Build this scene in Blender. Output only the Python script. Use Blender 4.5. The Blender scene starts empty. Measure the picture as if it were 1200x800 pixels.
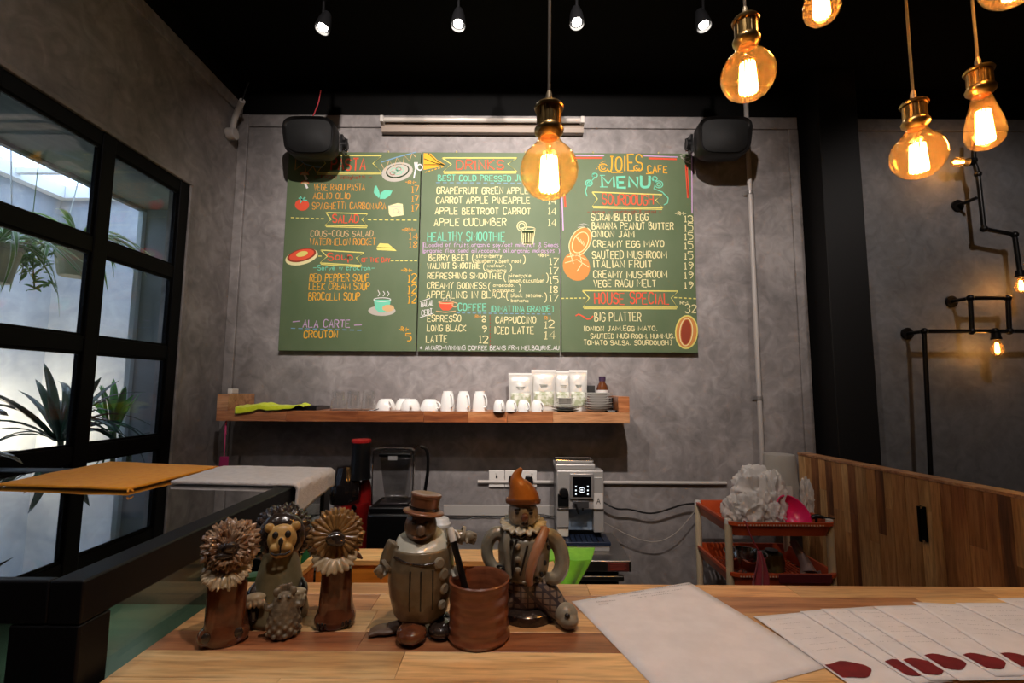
import bpy, bmesh, math, random
from mathutils import Vector, Matrix, Euler, noise
random.seed(7)
sc = bpy.context.scene
C = bpy.context.collection
PI = math.pi
R = math.radians
# ------------------------------------------------------------------ camera
CZ = 1.65                       # eye height; the back wall is 2.7 m away
F = 550.0                       # focal length in pixels of the 1200x800 frame
yaw, pitch, roll = R(0.10), R(5.65), R(0.35)
fwd = Vector((-math.sin(yaw)*math.cos(pitch), math.cos(yaw)*math.cos(pitch), math.sin(pitch)))
r0 = Vector((math.cos(yaw), math.sin(yaw), 0)); u0 = r0.cross(fwd)
rt = r0*math.cos(roll) + u0*math.sin(roll); up = rt.cross(fwd)
CAM = Vector((0, 0, CZ))
cd = bpy.data.cameras.new('camera'); cam = bpy.data.objects.new('camera', cd); C.objects.link(cam)
cd.sensor_width = 36; cd.lens = F/1200*36; cd.clip_start = 0.05; cd.clip_end = 60
m = Matrix((rt, up, -fwd)).transposed().to_4x4(); m.translation = CAM
cam.matrix_world = m; sc.camera = cam
def P(px, py, Y=None, X=None, Z=None, d=None):
    """point in the room seen at a pixel of the photograph, at distance Y, or on plane X, or at height Z (relative to the eye), or axial depth d"""
    v = rt*(px-600) - up*(py-400) + fwd*F
    if Y is not None: t = Y/v.y
    elif X is not None: t = X/v.x
    elif Z is not None: t = Z/v.z
    else: t = d/F
    return CAM + v*t
# ------------------------------------------------------------------ world, exposure
w = bpy.data.worlds.new('World'); sc.world = w; w.use_nodes = True
bg = w.node_tree.nodes['Background']; bg.inputs[0].default_value = (0.62, 0.76, 1.0, 1); bg.inputs[1].default_value = 4.5
sc.view_settings.view_transform = 'Standard'; sc.view_settings.look = 'None'
sc.view_settings.exposure = 0.0; sc.view_settings.gamma = 1.0; sc.view_settings.use_curve_mapping = False
SPOT_MAIN, SPOT_BACK, BULB_W = 235.0, 3.0, 1.15
# ------------------------------------------------------------------ helpers: objects
def W(o):
    mt = Matrix.Identity(4)
    while o is not None:
        mt = Matrix.LocRotScale(o.location, o.rotation_euler, o.scale) @ mt; o = o.parent
    return mt
def thing(name, label, cat, loc=(0, 0, 0), group=None, rz=0):
    o = bpy.data.objects.new(name, None); C.objects.link(o); o.location = loc; o.rotation_euler = (0, 0, rz)
    o.empty_display_size = .05
    o['label'] = label; o['category'] = cat
    if group: o['group'] = group
    return o
def tag(o, label, cat, group=None):
    o['label'] = label; o['category'] = cat
    if group: o['group'] = group
    return o
def kids(o): return [c for c in bpy.data.objects if c.parent == o]
def copy_tree(o, loc=None, rz=None, label=None, parent=None):
    ch = kids(o)
    c = o.copy(); C.objects.link(c); c.parent = parent
    if loc is not None: c.location = loc
    if rz is not None: c.rotation_euler = (c.rotation_euler[0], c.rotation_euler[1], rz)
    if label: c['label'] = label
    for k in ch: copy_tree(k, parent=c)
    return c
class MB:
    def __init__(s): s.bm = bmesh.new()
    def _add(s, vs, fs, mi=0):
        b = [s.bm.verts.new(v) for v in vs]
        for f in fs:
            try: q = s.bm.faces.new([b[i] for i in f]); q.material_index = mi
            except ValueError: pass
        return b
    def box(s, lo, hi, mt=None, mi=0):
        x0, y0, z0 = lo; x1, y1, z1 = hi
        vs = [Vector(v) for v in ((x0,y0,z0),(x1,y0,z0),(x1,y1,z0),(x0,y1,z0),(x0,y0,z1),(x1,y0,z1),(x1,y1,z1),(x0,y1,z1))]
        if mt: vs = [mt @ v for v in vs]
        s._add(vs, [(0,3,2,1),(4,5,6,7),(0,1,5,4),(1,2,6,5),(2,3,7,6),(3,0,4,7)], mi); return s
    def hexa(s, b, t):
        s._add(list(b)+list(t), [(0,3,2,1),(4,5,6,7),(0,1,5,4),(1,2,6,5),(2,3,7,6),(3,0,4,7)]); return s
    def prism(s, poly, off, mi=0):
        """polygon of 3-D points extruded by vector off"""
        n = len(poly); off = Vector(off); vs = [Vector(p) for p in poly]+[Vector(p)+off for p in poly]
        s._add(vs, [tuple(range(n))[::-1], tuple(range(n, 2*n))]+[(i, (i+1) % n, n+(i+1) % n, n+i) for i in range(n)], mi); return s
    def lathe(s, prof, c=(0,0,0), n=32, axis=None, closed=False, ripple=None, mi=0):
        """profile of (r,z); axis: direction of z"""
        c = Vector(c); q = Vector((0,0,1)).rotation_difference(Vector(axis)).to_matrix() if axis is not None else Matrix.Identity(3)
        rings = []
        for j, (r, z) in enumerate(prof):
            if r < 1e-6: rings.append([s.bm.verts.new(c+q @ Vector((0,0,z)))])
            else:
                ring = []
                for i in range(n):
                    a = 2*PI*i/n; rr = r*(ripple(a, j) if ripple else 1)
                    ring.append(s.bm.verts.new(c+q @ Vector((rr*math.cos(a), rr*math.sin(a), z))))
                rings.append(ring)
        if closed: rings.append(rings[0])
        for a, b in zip(rings, rings[1:]):
            if len(a) == 1 and len(b) == 1: continue
            for i in range(n):
                j = (i+1) % n
                try:
                    if len(a) == 1: f = s.bm.faces.new((a[0], b[j], b[i]))
                    elif len(b) == 1: f = s.bm.faces.new((a[i], a[j], b[0]))
                    else: f = s.bm.faces.new((a[i], a[j], b[j], b[i]))
                    f.material_index = mi
                except ValueError: pass
        return s
    def cyl(s, a, b, r, r2=None, n=16, mi=0):
        a, b = Vector(a), Vector(b); L = (b-a).length; r2 = r if r2 is None else r2
        return s.lathe([(0,0),(r,0),(r2,L),(0,L)], a, n, b-a, mi=mi)
    def ell(s, c, r, n=20, k=12, rot=None, mi=0):
        c = Vector(c); r = (r, r, r) if not hasattr(r, '__len__') else r
        M = Matrix.Translation(c) @ (Euler(rot).to_matrix().to_4x4() if rot else Matrix.Identity(4)) @ Matrix.Diagonal((*r, 1))
        bot = s.bm.verts.new(M @ Vector((0,0,-1))); top = s.bm.verts.new(M @ Vector((0,0,1))); rings = []
        for j in range(1, k):
            t = -PI/2+PI*j/k
            rings.append([s.bm.verts.new(M @ Vector((math.cos(t)*math.cos(2*PI*i/n), math.cos(t)*math.sin(2*PI*i/n), math.sin(t)))) for i in range(n)])
        for i in range(n):
            j = (i+1) % n
            for f in [(bot, rings[0][j], rings[0][i]), (rings[-1][i], rings[-1][j], top)]: s.bm.faces.new(f).material_index = mi
            for a, b in zip(rings, rings[1:]): s.bm.faces.new((a[i], a[j], b[j], b[i])).material_index = mi
        return s
    def tube(s, pts, r, n=10, smooth=3, mi=0, closed=False):
        pts = [Vector(p) for p in pts]
        rs = list(r) if hasattr(r, '__len__') else [r]*len(pts)
        for _ in range(smooth if len(pts) > 2 else 0):
            np_, nr = [pts[0]], [rs[0]]
            for i in range(len(pts)-1):
                a, b = pts[i], pts[i+1]
                np_ += [a.lerp(b, .25), a.lerp(b, .75)]; nr += [rs[i]*.75+rs[i+1]*.25, rs[i]*.25+rs[i+1]*.75]
            np_.append(pts[-1]); nr.append(rs[-1]); pts, rs = np_, nr
            if len(pts) > 90: break
        t0 = (pts[1]-pts[0]).normalized(); u = t0.orthogonal().normalized(); rings = []
        for i, p in enumerate(pts):
            t = ((pts[min(i+1, len(pts)-1)]-pts[max(i-1, 0)]))
            t = t.normalized() if t.length > 1e-9 else t0
            u = (u-t*u.dot(t)); u = u.normalized() if u.length > 1e-9 else t.orthogonal().normalized(); v = t.cross(u)
            rings.append([s.bm.verts.new(p+(u*math.cos(2*PI*k/n)+v*math.sin(2*PI*k/n))*rs[i]) for k in range(n)])
        for a, b in zip(rings, rings[1:]):
            for k in range(n): s.bm.faces.new((a[k], a[(k+1) % n], b[(k+1) % n], b[k])).material_index = mi
        s.bm.faces.new(rings[0][::-1]).material_index = mi; s.bm.faces.new(rings[-1]).material_index = mi
        return s
    def grid(s, fn, nu, nv, mi=0):
        g = [[s.bm.verts.new(fn(i/nu, j/nv)) for j in range(nv+1)] for i in range(nu+1)]
        for i in range(nu):
            for j in range(nv): s.bm.faces.new((g[i][j], g[i+1][j], g[i+1][j+1], g[i][j+1])).material_index = mi
        return s
    def stroke(s, pts, wd, o, ux, uz, nrm, h=.0008):
        """flat chalk stroke: pts in 2-D on plane o+x*ux+z*uz"""
        if len(pts) < 2: return s
        L = []
        for i, p in enumerate(pts):
            a = pts[max(i-1, 0)]; b = pts[min(i+1, len(pts)-1)]
            dx, dy = b[0]-a[0], b[1]-a[1]; l = math.hypot(dx, dy) or 1
            L.append((p, (-dy/l*wd/2, dx/l*wd/2)))
        prev = None
        for (p, q) in L:
            v = (s.bm.verts.new(o+ux*(p[0]+q[0])+uz*(p[1]+q[1])+nrm*h), s.bm.verts.new(o+ux*(p[0]-q[0])+uz*(p[1]-q[1])+nrm*h))
            if prev: s.bm.faces.new((prev[0], v[0], v[1], prev[1]))
            prev = v
        return s
    def build(s, name, mat, parent=None, smooth=True, bevel=0, seg=2, angle=40, subsurf=0, thick=0, remesh=0, soft=0, fix=True, raw=False):
        if fix: bmesh.ops.recalc_face_normals(s.bm, faces=s.bm.faces[:])
        me = bpy.data.meshes.new(name)
        if parent is not None and not raw: s.bm.transform(W(parent).inverted())
        s.bm.to_mesh(me); s.bm.free()
        for q in (mat if isinstance(mat, (list, tuple)) else [mat]): me.materials.append(q)
        o = bpy.data.objects.new(name, me); C.objects.link(o); o.parent = parent
        if smooth:
            me.shade_smooth()
        if remesh:
            q = o.modifiers.new('remesh', 'REMESH'); q.mode = 'VOXEL'; q.voxel_size = remesh; q.use_smooth_shade = True
            q = o.modifiers.new('smooth', 'SMOOTH'); q.factor = .5; q.iterations = soft or 5
        if thick: q = o.modifiers.new('solid', 'SOLIDIFY'); q.thickness = thick; q.offset = 0
        if bevel: q = o.modifiers.new('bevel', 'BEVEL'); q.width = bevel; q.segments = seg; q.limit_method = 'ANGLE'; q.angle_limit = R(35)
        if subsurf: q = o.modifiers.new('sub', 'SUBSURF'); q.levels = subsurf; q.render_levels = subsurf
        if smooth and not remesh:
            if bevel: q = o.modifiers.new('wn', 'WEIGHTED_NORMAL'); q.keep_sharp = True
            me.set_sharp_from_angle(angle=R(angle))
        return o
def struct(o): o['kind'] = 'structure'; return o
# ------------------------------------------------------------------ helpers: materials
def lin(c):
    return tuple((x/12.92 if x <= .04045 else ((x+.055)/1.055)**2.4) for x in [v/255 for v in c])
_M = {}
def mat(name, col, rough=.5, metal=0, col2=None, scale=20, stretch=None, bump=0, bscale=None, emit=None, estr=0, trans=0, ior=1.45, alpha=1, coat=0, sheen=0, sss=0, detail=4, contrast=(.35, .65), spec=.5):
    if name in _M: return _M[name]
    m = bpy.data.materials.new(name); m.use_nodes = True; nt = m.node_tree; b = nt.nodes['Principled BSDF']
    b.inputs['Base Color'].default_value = (*col, 1); b.inputs['Roughness'].default_value = rough; b.inputs['Metallic'].default_value = metal
    b.inputs['IOR'].default_value = ior; b.inputs['Transmission Weight'].default_value = trans; b.inputs['Alpha'].default_value = alpha
    b.inputs['Coat Weight'].default_value = coat; b.inputs['Sheen Weight'].default_value = sheen; b.inputs['Subsurface Weight'].default_value = sss
    b.inputs['Specular IOR Level'].default_value = spec
    if emit: b.inputs['Emission Color'].default_value = (*emit, 1); b.inputs['Emission Strength'].default_value = estr
    if col2 or bump:
        tc = nt.nodes.new('ShaderNodeTexCoord'); mp = nt.nodes.new('ShaderNodeMapping'); nt.links.new(tc.outputs['Object'], mp.inputs[0])
        if stretch: mp.inputs['Scale'].default_value = stretch
        nz = nt.nodes.new('ShaderNodeTexNoise'); nz.inputs['Scale'].default_value = scale; nz.inputs['Detail'].default_value = detail; nt.links.new(mp.outputs[0], nz.inputs['Vector'])
        if col2:
            cr = nt.nodes.new('ShaderNodeValToRGB'); cr.color_ramp.elements[0].position = contrast[0]; cr.color_ramp.elements[1].position = contrast[1]
            cr.color_ramp.elements[0].color = (*col, 1); cr.color_ramp.elements[1].color = (*col2, 1)
            nt.links.new(nz.outputs[0], cr.inputs[0]); nt.links.new(cr.outputs[0], b.inputs['Base Color'])
        if bump:
            nb = nz
            if bscale: nb = nt.nodes.new('ShaderNodeTexNoise'); nb.inputs['Scale'].default_value = bscale; nb.inputs['Detail'].default_value = 5; nt.links.new(mp.outputs[0], nb.inputs['Vector'])
            bp = nt.nodes.new('ShaderNodeBump'); bp.inputs['Strength'].default_value = min(1, bump); bp.inputs['Distance'].default_value = .004
            nt.links.new(nb.outputs[0], bp.inputs['Height']); nt.links.new(bp.outputs[0], b.inputs['Normal'])
    _M[name] = m; return m
def wood(name, c1, c2, c3, along='X', rough=.38, coat=.25):
    """timber: long grain streaks, pores and a darker figure"""
    if name in _M: return _M[name]
    m = bpy.data.materials.new(name); m.use_nodes = True; nt = m.node_tree; b = nt.nodes['Principled BSDF']; L = nt.links.new
    tc = nt.nodes.new('ShaderNodeTexCoord'); mp = nt.nodes.new('ShaderNodeMapping'); oi = nt.nodes.new('ShaderNodeObjectInfo')
    L(tc.outputs['Object'], mp.inputs[0])
    vm = nt.nodes.new('ShaderNodeVectorMath'); vm.operation = 'SCALE'; vm.inputs[0].default_value = (7, 5, 9); L(oi.outputs['Random'], vm.inputs['Scale']); L(vm.outputs[0], mp.inputs['Location'])
    s = {'X': (1.2, 14, 14), 'Y': (14, 1.2, 14), 'Z': (14, 14, 1.2)}[along]; mp.inputs['Scale'].default_value = s
    n1 = nt.nodes.new('ShaderNodeTexNoise'); n1.inputs['Scale'].default_value = 2.2; n1.inputs['Detail'].default_value = 7; n1.inputs['Distortion'].default_value = .6; L(mp.outputs[0], n1.inputs['Vector'])
    n2 = nt.nodes.new('ShaderNodeTexNoise'); n2.inputs['Scale'].default_value = 12; n2.inputs['Detail'].default_value = 3; L(mp.outputs[0], n2.inputs['Vector'])
    cr = nt.nodes.new('ShaderNodeValToRGB'); e = cr.color_ramp.elements; e[0].position = .34; e[0].color = (*c1, 1); e[1].position = .7; e[1].color = (*c3, 1)
    k = e.new(.52); k.color = (*c2, 1); L(n1.outputs[0], cr.inputs[0])
    mx = nt.nodes.new('ShaderNodeMix'); mx.data_type = 'RGBA'; mx.blend_type = 'MULTIPLY'; mx.inputs[0].default_value = .55
    c4 = nt.nodes.new('ShaderNodeValToRGB'); c4.color_ramp.elements[0].position = .3; c4.color_ramp.elements[0].color = (.45, .4, .36, 1); c4.color_ramp.elements[1].position = .55; c4.color_ramp.elements[1].color = (1, 1, 1, 1)
    L(n2.outputs[0], c4.inputs[0]); L(cr.outputs[0], mx.inputs[6]); L(c4.outputs[0], mx.inputs[7])
    hv = nt.nodes.new('ShaderNodeHueSaturation'); mr = nt.nodes.new('ShaderNodeMapRange'); mr.inputs[3].default_value = .78; mr.inputs[4].default_value = 1.15
    L(oi.outputs['Random'], mr.inputs[0]); L(mr.outputs[0], hv.inputs['Value']); L(mx.outputs[2], hv.inputs['Color']); L(hv.outputs[0], b.inputs['Base Color'])
    bp = nt.nodes.new('ShaderNodeBump'); bp.inputs['Strength'].default_value = .12; bp.inputs['Distance'].default_value = .002; L(n2.outputs[0], bp.inputs['Height']); L(bp.outputs[0], b.inputs['Normal'])
    b.inputs['Roughness'].default_value = rough; b.inputs['Coat Weight'].default_value = coat; b.inputs['Coat Roughness'].default_value = .25
    _M[name] = m; return m
def glassy(name, tint, refl=.08, rough=.02, gloss_tint=(1, 1, 1), haze=0):
    """thin clear sheet or shell: tinted see-through with fresnel reflection"""
    if name in _M: return _M[name]
    m = bpy.data.materials.new(name); m.use_nodes = True; nt = m.node_tree; nt.nodes.clear(); L = nt.links.new
    o = nt.nodes.new('ShaderNodeOutputMaterial'); mx = nt.nodes.new('ShaderNodeMixShader'); t = nt.nodes.new('ShaderNodeBsdfTransparent'); g = nt.nodes.new('ShaderNodeBsdfGlossy')
    t.inputs[0].default_value = (*tint, 1); g.inputs[0].default_value = (*gloss_tint, 1); g.inputs['Roughness'].default_value = rough
    lw = nt.nodes.new('ShaderNodeLayerWeight'); lw.inputs[0].default_value = .5
    pw = nt.nodes.new('ShaderNodeMath'); pw.operation = 'POWER'; pw.inputs[1].default_value = 4.0; L(lw.outputs['Facing'], pw.inputs[0])
    ma = nt.nodes.new('ShaderNodeMath'); ma.operation = 'MULTIPLY_ADD'; ma.use_clamp = True; ma.inputs[1].default_value = .85; ma.inputs[2].default_value = refl; L(pw.outputs[0], ma.inputs[0])
    hz = t.outputs[0]
    if haze:
        tl = nt.nodes.new('ShaderNodeBsdfTranslucent'); tl.inputs[0].default_value = (1, .55, .2, 1); m2 = nt.nodes.new('ShaderNodeMixShader'); m2.inputs[0].default_value = haze
        L(t.outputs[0], m2.inputs[1]); L(tl.outputs[0], m2.inputs[2]); hz = m2.outputs[0]
    L(ma.outputs[0], mx.inputs[0]); L(hz, mx.inputs[1]); L(g.outputs[0], mx.inputs[2]); L(mx.outputs[0], o.inputs[0])
    _M[name] = m; return m
def plaster(name, c1, c2, c3, sc_=1.0):
    m = bpy.data.materials.new(name); m.use_nodes = True; nt = m.node_tree; b = nt.nodes['Principled BSDF']; L = nt.links.new
    tc = nt.nodes.new('ShaderNodeTexCoord')
    n1 = nt.nodes.new('ShaderNodeTexNoise'); n1.inputs['Scale'].default_value = 2.4*sc_; n1.inputs['Detail'].default_value = 8; n1.inputs['Roughness'].default_value = .62; n1.inputs['Distortion'].default_value = .9; L(tc.outputs['Object'], n1.inputs['Vector'])
    n2 = nt.nodes.new('ShaderNodeTexNoise'); n2.inputs['Scale'].default_value = 11*sc_; n2.inputs['Detail'].default_value = 6; n2.inputs['Distortion'].default_value = 1.6; L(tc.outputs['Object'], n2.inputs['Vector'])
    ad = nt.nodes.new('ShaderNodeMix'); ad.data_type = 'FLOAT'; ad.inputs[0].default_value = .38; L(n1.outputs[0], ad.inputs[2]); L(n2.outputs[0], ad.inputs[3])
    cr = nt.nodes.new('ShaderNodeValToRGB'); e = cr.color_ramp.elements; e[0].position = .36; e[0].color = (*c1, 1); e[1].position = .66; e[1].color = (*c3, 1); k = e.new(.5); k.color = (*c2, 1)
    L(ad.outputs[0], cr.inputs[0]); L(cr.outputs[0], b.inputs['Base Color'])
    bp = nt.nodes.new('ShaderNodeBump'); bp.inputs['Strength'].default_value = .25; bp.inputs['Distance'].default_value = .006; L(n2.outputs[0], bp.inputs['Height']); L(bp.outputs[0], b.inputs['Normal'])
    b.inputs['Roughness'].default_value = .62
    _M[name] = m; return m
BLACK = mat('black paint', (.003, .003, .003), .9, spec=.1)
BLACKM = mat('black metal', (.002, .002, .0024), .5, spec=.12)
BLKPL = mat('black plastic', (.005, .005, .0055), .3, coat=.15)
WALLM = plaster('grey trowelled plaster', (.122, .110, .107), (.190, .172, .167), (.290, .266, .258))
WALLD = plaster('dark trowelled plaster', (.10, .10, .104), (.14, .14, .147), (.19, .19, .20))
OUTW = plaster('outdoor plaster', (.33, .36, .42), (.42, .45, .50), (.52, .55, .60), .6)
GLASS = glassy('window glass', (.86, .89, .90), .03)
WHITE = mat('white ceramic', (.80, .79, .76), .18, coat=.4)
STEEL = mat('brushed steel', (.42, .41, .40), .28, 1, col2=(.52, .51, .50), scale=6, stretch=(1, 40, 40), bump=.05)
PAPER = mat('paper', (.68, .65, .67), .8, col2=(.74, .71, .73), scale=30)
# ------------------------------------------------------------------ room
D = 2.70; XL = -1.655; XR = 2.9; YB = -2.6; ZC = CZ+1.85; ZF = 0.0
ztop = P(600, 137, Y=D).z
zwl = P(0, 86, X=XL); zwr = P(222, 217, X=XL)
def room():
    struct(MB().box((XL-.15, YB-.1, -.1), (XR+1.2, D+.3, 0)).build('floor', mat('concrete floor', (.10, .095, .09), .45, col2=(.15, .145, .14), scale=3)))
    struct(MB().box((XL-.15, YB-.1, ZC), (XR+1.2, D+.3, ZC+.1)).build('ceiling', BLACK))
    xr = P(950, 450, Y=D).x
    struct(MB().box((XL, D, 0), (xr, D+.12, ztop)).build('wall_back', WALLM))
    struct(MB().box((XL, D+.01, ztop), (xr, D+.12, ZC)).build('trim_8', BLACK))
    # raised plaster border along the top and both sides of the back wall
    struct(MB().box((XL+.05, D-.012, ztop-.075), (xr, D+.0, ztop)).build('trim_1', WALLM, bevel=.003))
    struct(MB().box((XL, D-.02, 0), (XL+.055, D, ztop)).build('trim_2', WALLM, bevel=.003))
    struct(MB().box((xr+.006, D+.05, 0), (P(1010, 350, Y=D).x+.3, D+.12, ZC)).build('wall_recess', BLACK, smooth=False))
    struct(MB().box((xr-.055, D-.010, 0), (xr+.004, D-.0005, ztop-.076)).build('trim_3', WALLM, bevel=.003))
    # left wall with the window opening
    wy1 = P(222, 217, X=XL).y; wz1 = P(222, 217, X=XL).z; wy0 = .35; wz0 = .75
    zt = ztop+.06
    b = MB(); t = .10
    b.box((XL-t, YB, 0), (XL, wy0, zt)); b.box((XL-t, wy1, 0), (XL, D+.12, zt)); b.box((XL-t, wy0, wz1), (XL, wy1, zt)); b.box((XL-t, wy0, 0), (XL, wy1, wz0))
    struct(b.build('wall_left', WALLM, smooth=False))
    struct(MB().box((XL-t, YB, zt), (XL+.0, D+.12, ZC)).build('trim_9', BLACK))
    struct(MB().box((XL, YB, zt-.07), (XL+.015, D-.02, zt)).build('trim_4', WALLM, bevel=.003))
    # plaster reveal edge around the window
    struct(MB().box((XL, wy0, wz1), (XL+.012, wy1+.02, wz1+.022)).build('trim_5', WALLM, bevel=.003))
    struct(MB().box((XL, wy1, wz0), (XL+.012, wy1+.022, wz1)).build('trim_6', WALLM, bevel=.003))
    # window
    win = bpy.data.objects.new('window_1', None); C.objects.link(win); win.location = (XL-.04, wy0, wz0); struct(win)
    fw = .062
    yr = P(208, 320, X=XL).y; ym = P(117, 290, X=XL).y
    ys = [wy1-fw/2]; step = (wy1-fw/2)-ym
    while ys[-1]-step > wy0+.1: ys.append(ys[-1]-step)
    ys.append(wy0+fw/2)
    zB = P(117, 289, X=XL).z; zC = P(110, 404, X=XL).z; zD = P(105, 530, X=XL).z
    zs = [wz1-fw/2, zB, zC, zD, wz0+fw/2]
    x0, x1 = XL-.034, XL+.004
    def bar(lo, hi): MB().box(lo, hi).build('frame_bar', BLACKM, win, bevel=.003)
    for i, y in enumerate(ys): bar((x0, y-fw/2, wz0), (x1, y+fw/2, wz1))
    for i in range(len(ys)-1):
        for z in zs: bar((x0+.004, ys[i+1]+fw/2, z-fw/2), (x1-.004, ys[i]-fw/2, z+fw/2))
        for z0, z1 in zip(zs[1:], zs):
            pb = MB()
            ya, yb_, za, zb_ = ys[i+1]+fw/2, ys[i]-fw/2, z0+fw/2, z1-fw/2
            MB().box((x0+.012, ya+.001, za+.001), (x0+.018, yb_-.001, zb_-.001)).build('pane', GLASS, win, smooth=False)
            for lo, hi in (((x0+.019, ya, za), (x0+.027, ya+.010, zb_)), ((x0+.019, yb_-.010, za), (x0+.027, yb_, zb_)), ((x0+.019, ya+.01, zb_-.010), (x0+.027, yb_-.01, zb_)), ((x0+.019, ya+.01, za), (x0+.027, yb_-.01, za+.010))): pb.box(lo, hi)
            pb.build('glazing_bead', BLACKM, win, smooth=False)
    # black pillar and dark wall to the right of the back wall
    a = P(940, 300, Y=D).x; fr = P(966, 300, X=a+.03)
    struct(MB().box((a+.045, fr.y, 0), (P(1020, 350, Y=fr.y).x, D+.1, ZC)).build('wall_pillar', mat('black wall paint', (.006, .0055, .0055), .6, spec=.3), bevel=.004))
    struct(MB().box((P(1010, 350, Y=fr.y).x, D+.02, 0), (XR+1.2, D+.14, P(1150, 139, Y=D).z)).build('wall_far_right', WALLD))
    struct(MB().box((P(1010, 350, Y=fr.y).x, D+.03, P(1150, 139, Y=D).z), (XR+1.2, D+.14, ZC)).build('trim_10', BLACK))
    struct(MB().box((P(1010, 350, Y=fr.y).x+.02, D+.005, P(1150, 139, Y=D).z-.075), (XR+1.2, D+.02, P(1150, 139, Y=D).z)).build('trim_7', WALLD, bevel=.003))
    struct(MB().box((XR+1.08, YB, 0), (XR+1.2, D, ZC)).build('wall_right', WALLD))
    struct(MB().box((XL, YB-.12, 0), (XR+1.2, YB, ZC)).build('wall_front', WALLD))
    # black beams under the ceiling
    for i, (y, z, h, dy) in enumerate(((1.55, ZC-.14, .14, .12), (.4, ZC-.14, .14, .12))):
        struct(MB().box((XL, y, z), (XR+1.0, y+dy, z+h)).build('trim_%d' % (11+i), mat('black beam paint', (.003, .003, .003), .8, spec=.15), bevel=.004))
room()
# ------------------------------------------------------------------ courtyard behind the window
def courtyard():
    zs = CZ+1.12; xs = P(85, 203, Z=1.12).x; xo = -3.35
    ye = P(110, 235, Y=3.35)
    yp = P(168, 300, X=xs).y
    struct(MB().box((xs, -.8, zs), (XL-.101, yp, zs+.06)).build('ceiling_soffit', mat('grey green soffit', (.17, .175, .15), .7, col2=(.20, .20, .17), scale=4, stretch=(8, 1, 1))))
    struct(MB().box((xs-.03, -.8, zs-.02), (xs-.0, yp, zs+.10)).build('trim_14', mat('dark fascia', (.08, .085, .08), .5)))
    struct(MB().box((xs, yp, 0), (XL-.101, yp+.15, zs+.06)).build('wall_courtyard_near', mat('outdoor pillar plaster', (.17, .18, .19), .7, col2=(.23, .24, .25), scale=4, bump=.2)))
    struct(MB().box((xs-.03, yp-.03, 0), (xs-.0, yp+.15, zs+.06)).build('trim_15', mat('pale corner strip', (.40, .45, .47), .6)))
    zo = P(36, 220, X=xo).z
    struct(MB().box((xo-.15, -.8, 0), (xo, 3.4, zo)).build('wall_courtyard_side', OUTW))
    struct(MB().box((xo, 3.35, 0), (XL-.10, 3.5, zo)).build('wall_courtyard_end', OUTW))
    struct(MB().box((xo, -.9, 0), (XL-.10, -.8, zo)).build('wall_courtyard_start', OUTW))
    struct(MB().box((xo-.2, -.9, -.1), (XL-.15, 3.5, 0)).build('floor_courtyard', mat('courtyard floor', (.35, .34, .32), .7)))
    # white skylight grid above the courtyard
    sk = thing('skylight_grid', 'white metal glazing bars of the skylight over the courtyard', 'skylight', (xo+.4, 1.5, zo))
    wm = mat('white bar paint', (.85, .86, .88), .5)
    z = zo+.0
    for y in [ -.4+.42*i for i in range(10)]: MB().box((xo, y, z+.03), (xs, y+.035, z+.065)).build('bar', wm, sk, smooth=False)
    for x in (xo+.33, xo+.66, xo+.95): MB().box((x, -.6, z+.066), (x+.03, 3.4, z+.09)).build('bar', wm, sk, smooth=False)
    MB().box((xo, -.8, z), (xo+.07, 3.4, z+.09)).build('edge_beam', wm, sk, smooth=False)
    MB().box((xo+.075, 3.30, z), (xs, 3.37, z+.09)).build('edge_beam', wm, sk, smooth=False)
    # planting bed wall
    struct(MB().box((xo, -.8, 0), (XL-.45, 3.3, CZ-.62)).build('floor_planting_bed', mat('planter render', (.30, .28, .25), .8)))
courtyard()
def leaf_mesh(name, L, wd, droop, m, stripe=None, seg=9):
    b = MB(); pts = []
    for i in range(seg+1):
        t = i/seg; x = L*(t-.22*droop*t*t); z = L*(.55*t-droop*t*t*.9); wv = wd*math.sin(PI*min(1, .12+t*.88))**.7*.5 if i < seg else .0005
        pts.append((x, z, max(wv, .0006)))
    cols = (-1, -.55, 0, .55, 1)
    g = [[b.bm.verts.new((x, c*wv, z+abs(c)*wv*.35)) for c in cols] for x, z, wv in pts]
    for i in range(seg):
        for j in range(4):
            f = b.bm.faces.new((g[i][j], g[i+1][j], g[i+1][j+1], g[i][j+1])); f.material_index = 1 if (stripe and j in (0, 3)) else 0
    me_o = b.build(name, [m, stripe] if stripe else m, fix=False, thick=.0008)
    return me_o
def leaves(parent, proto_list, n, base, spread=(0, 2*PI), tilt=(0, .9), sc_=(.7, 1.1), r=.01):
    for i in range(n):
        p = random.choice(proto_list); c = p.copy(); C.objects.link(c); c.parent = parent
        a = random.uniform(*spread); s = random.uniform(*sc_)
        c.location = Vector(base)+Vector((r*math.cos(a), r*math.sin(a), random.uniform(0, r)))
        c.rotation_euler = (random.uniform(-.25, .25), -random.uniform(*tilt), a); c.scale = (s, s, s)
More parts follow.
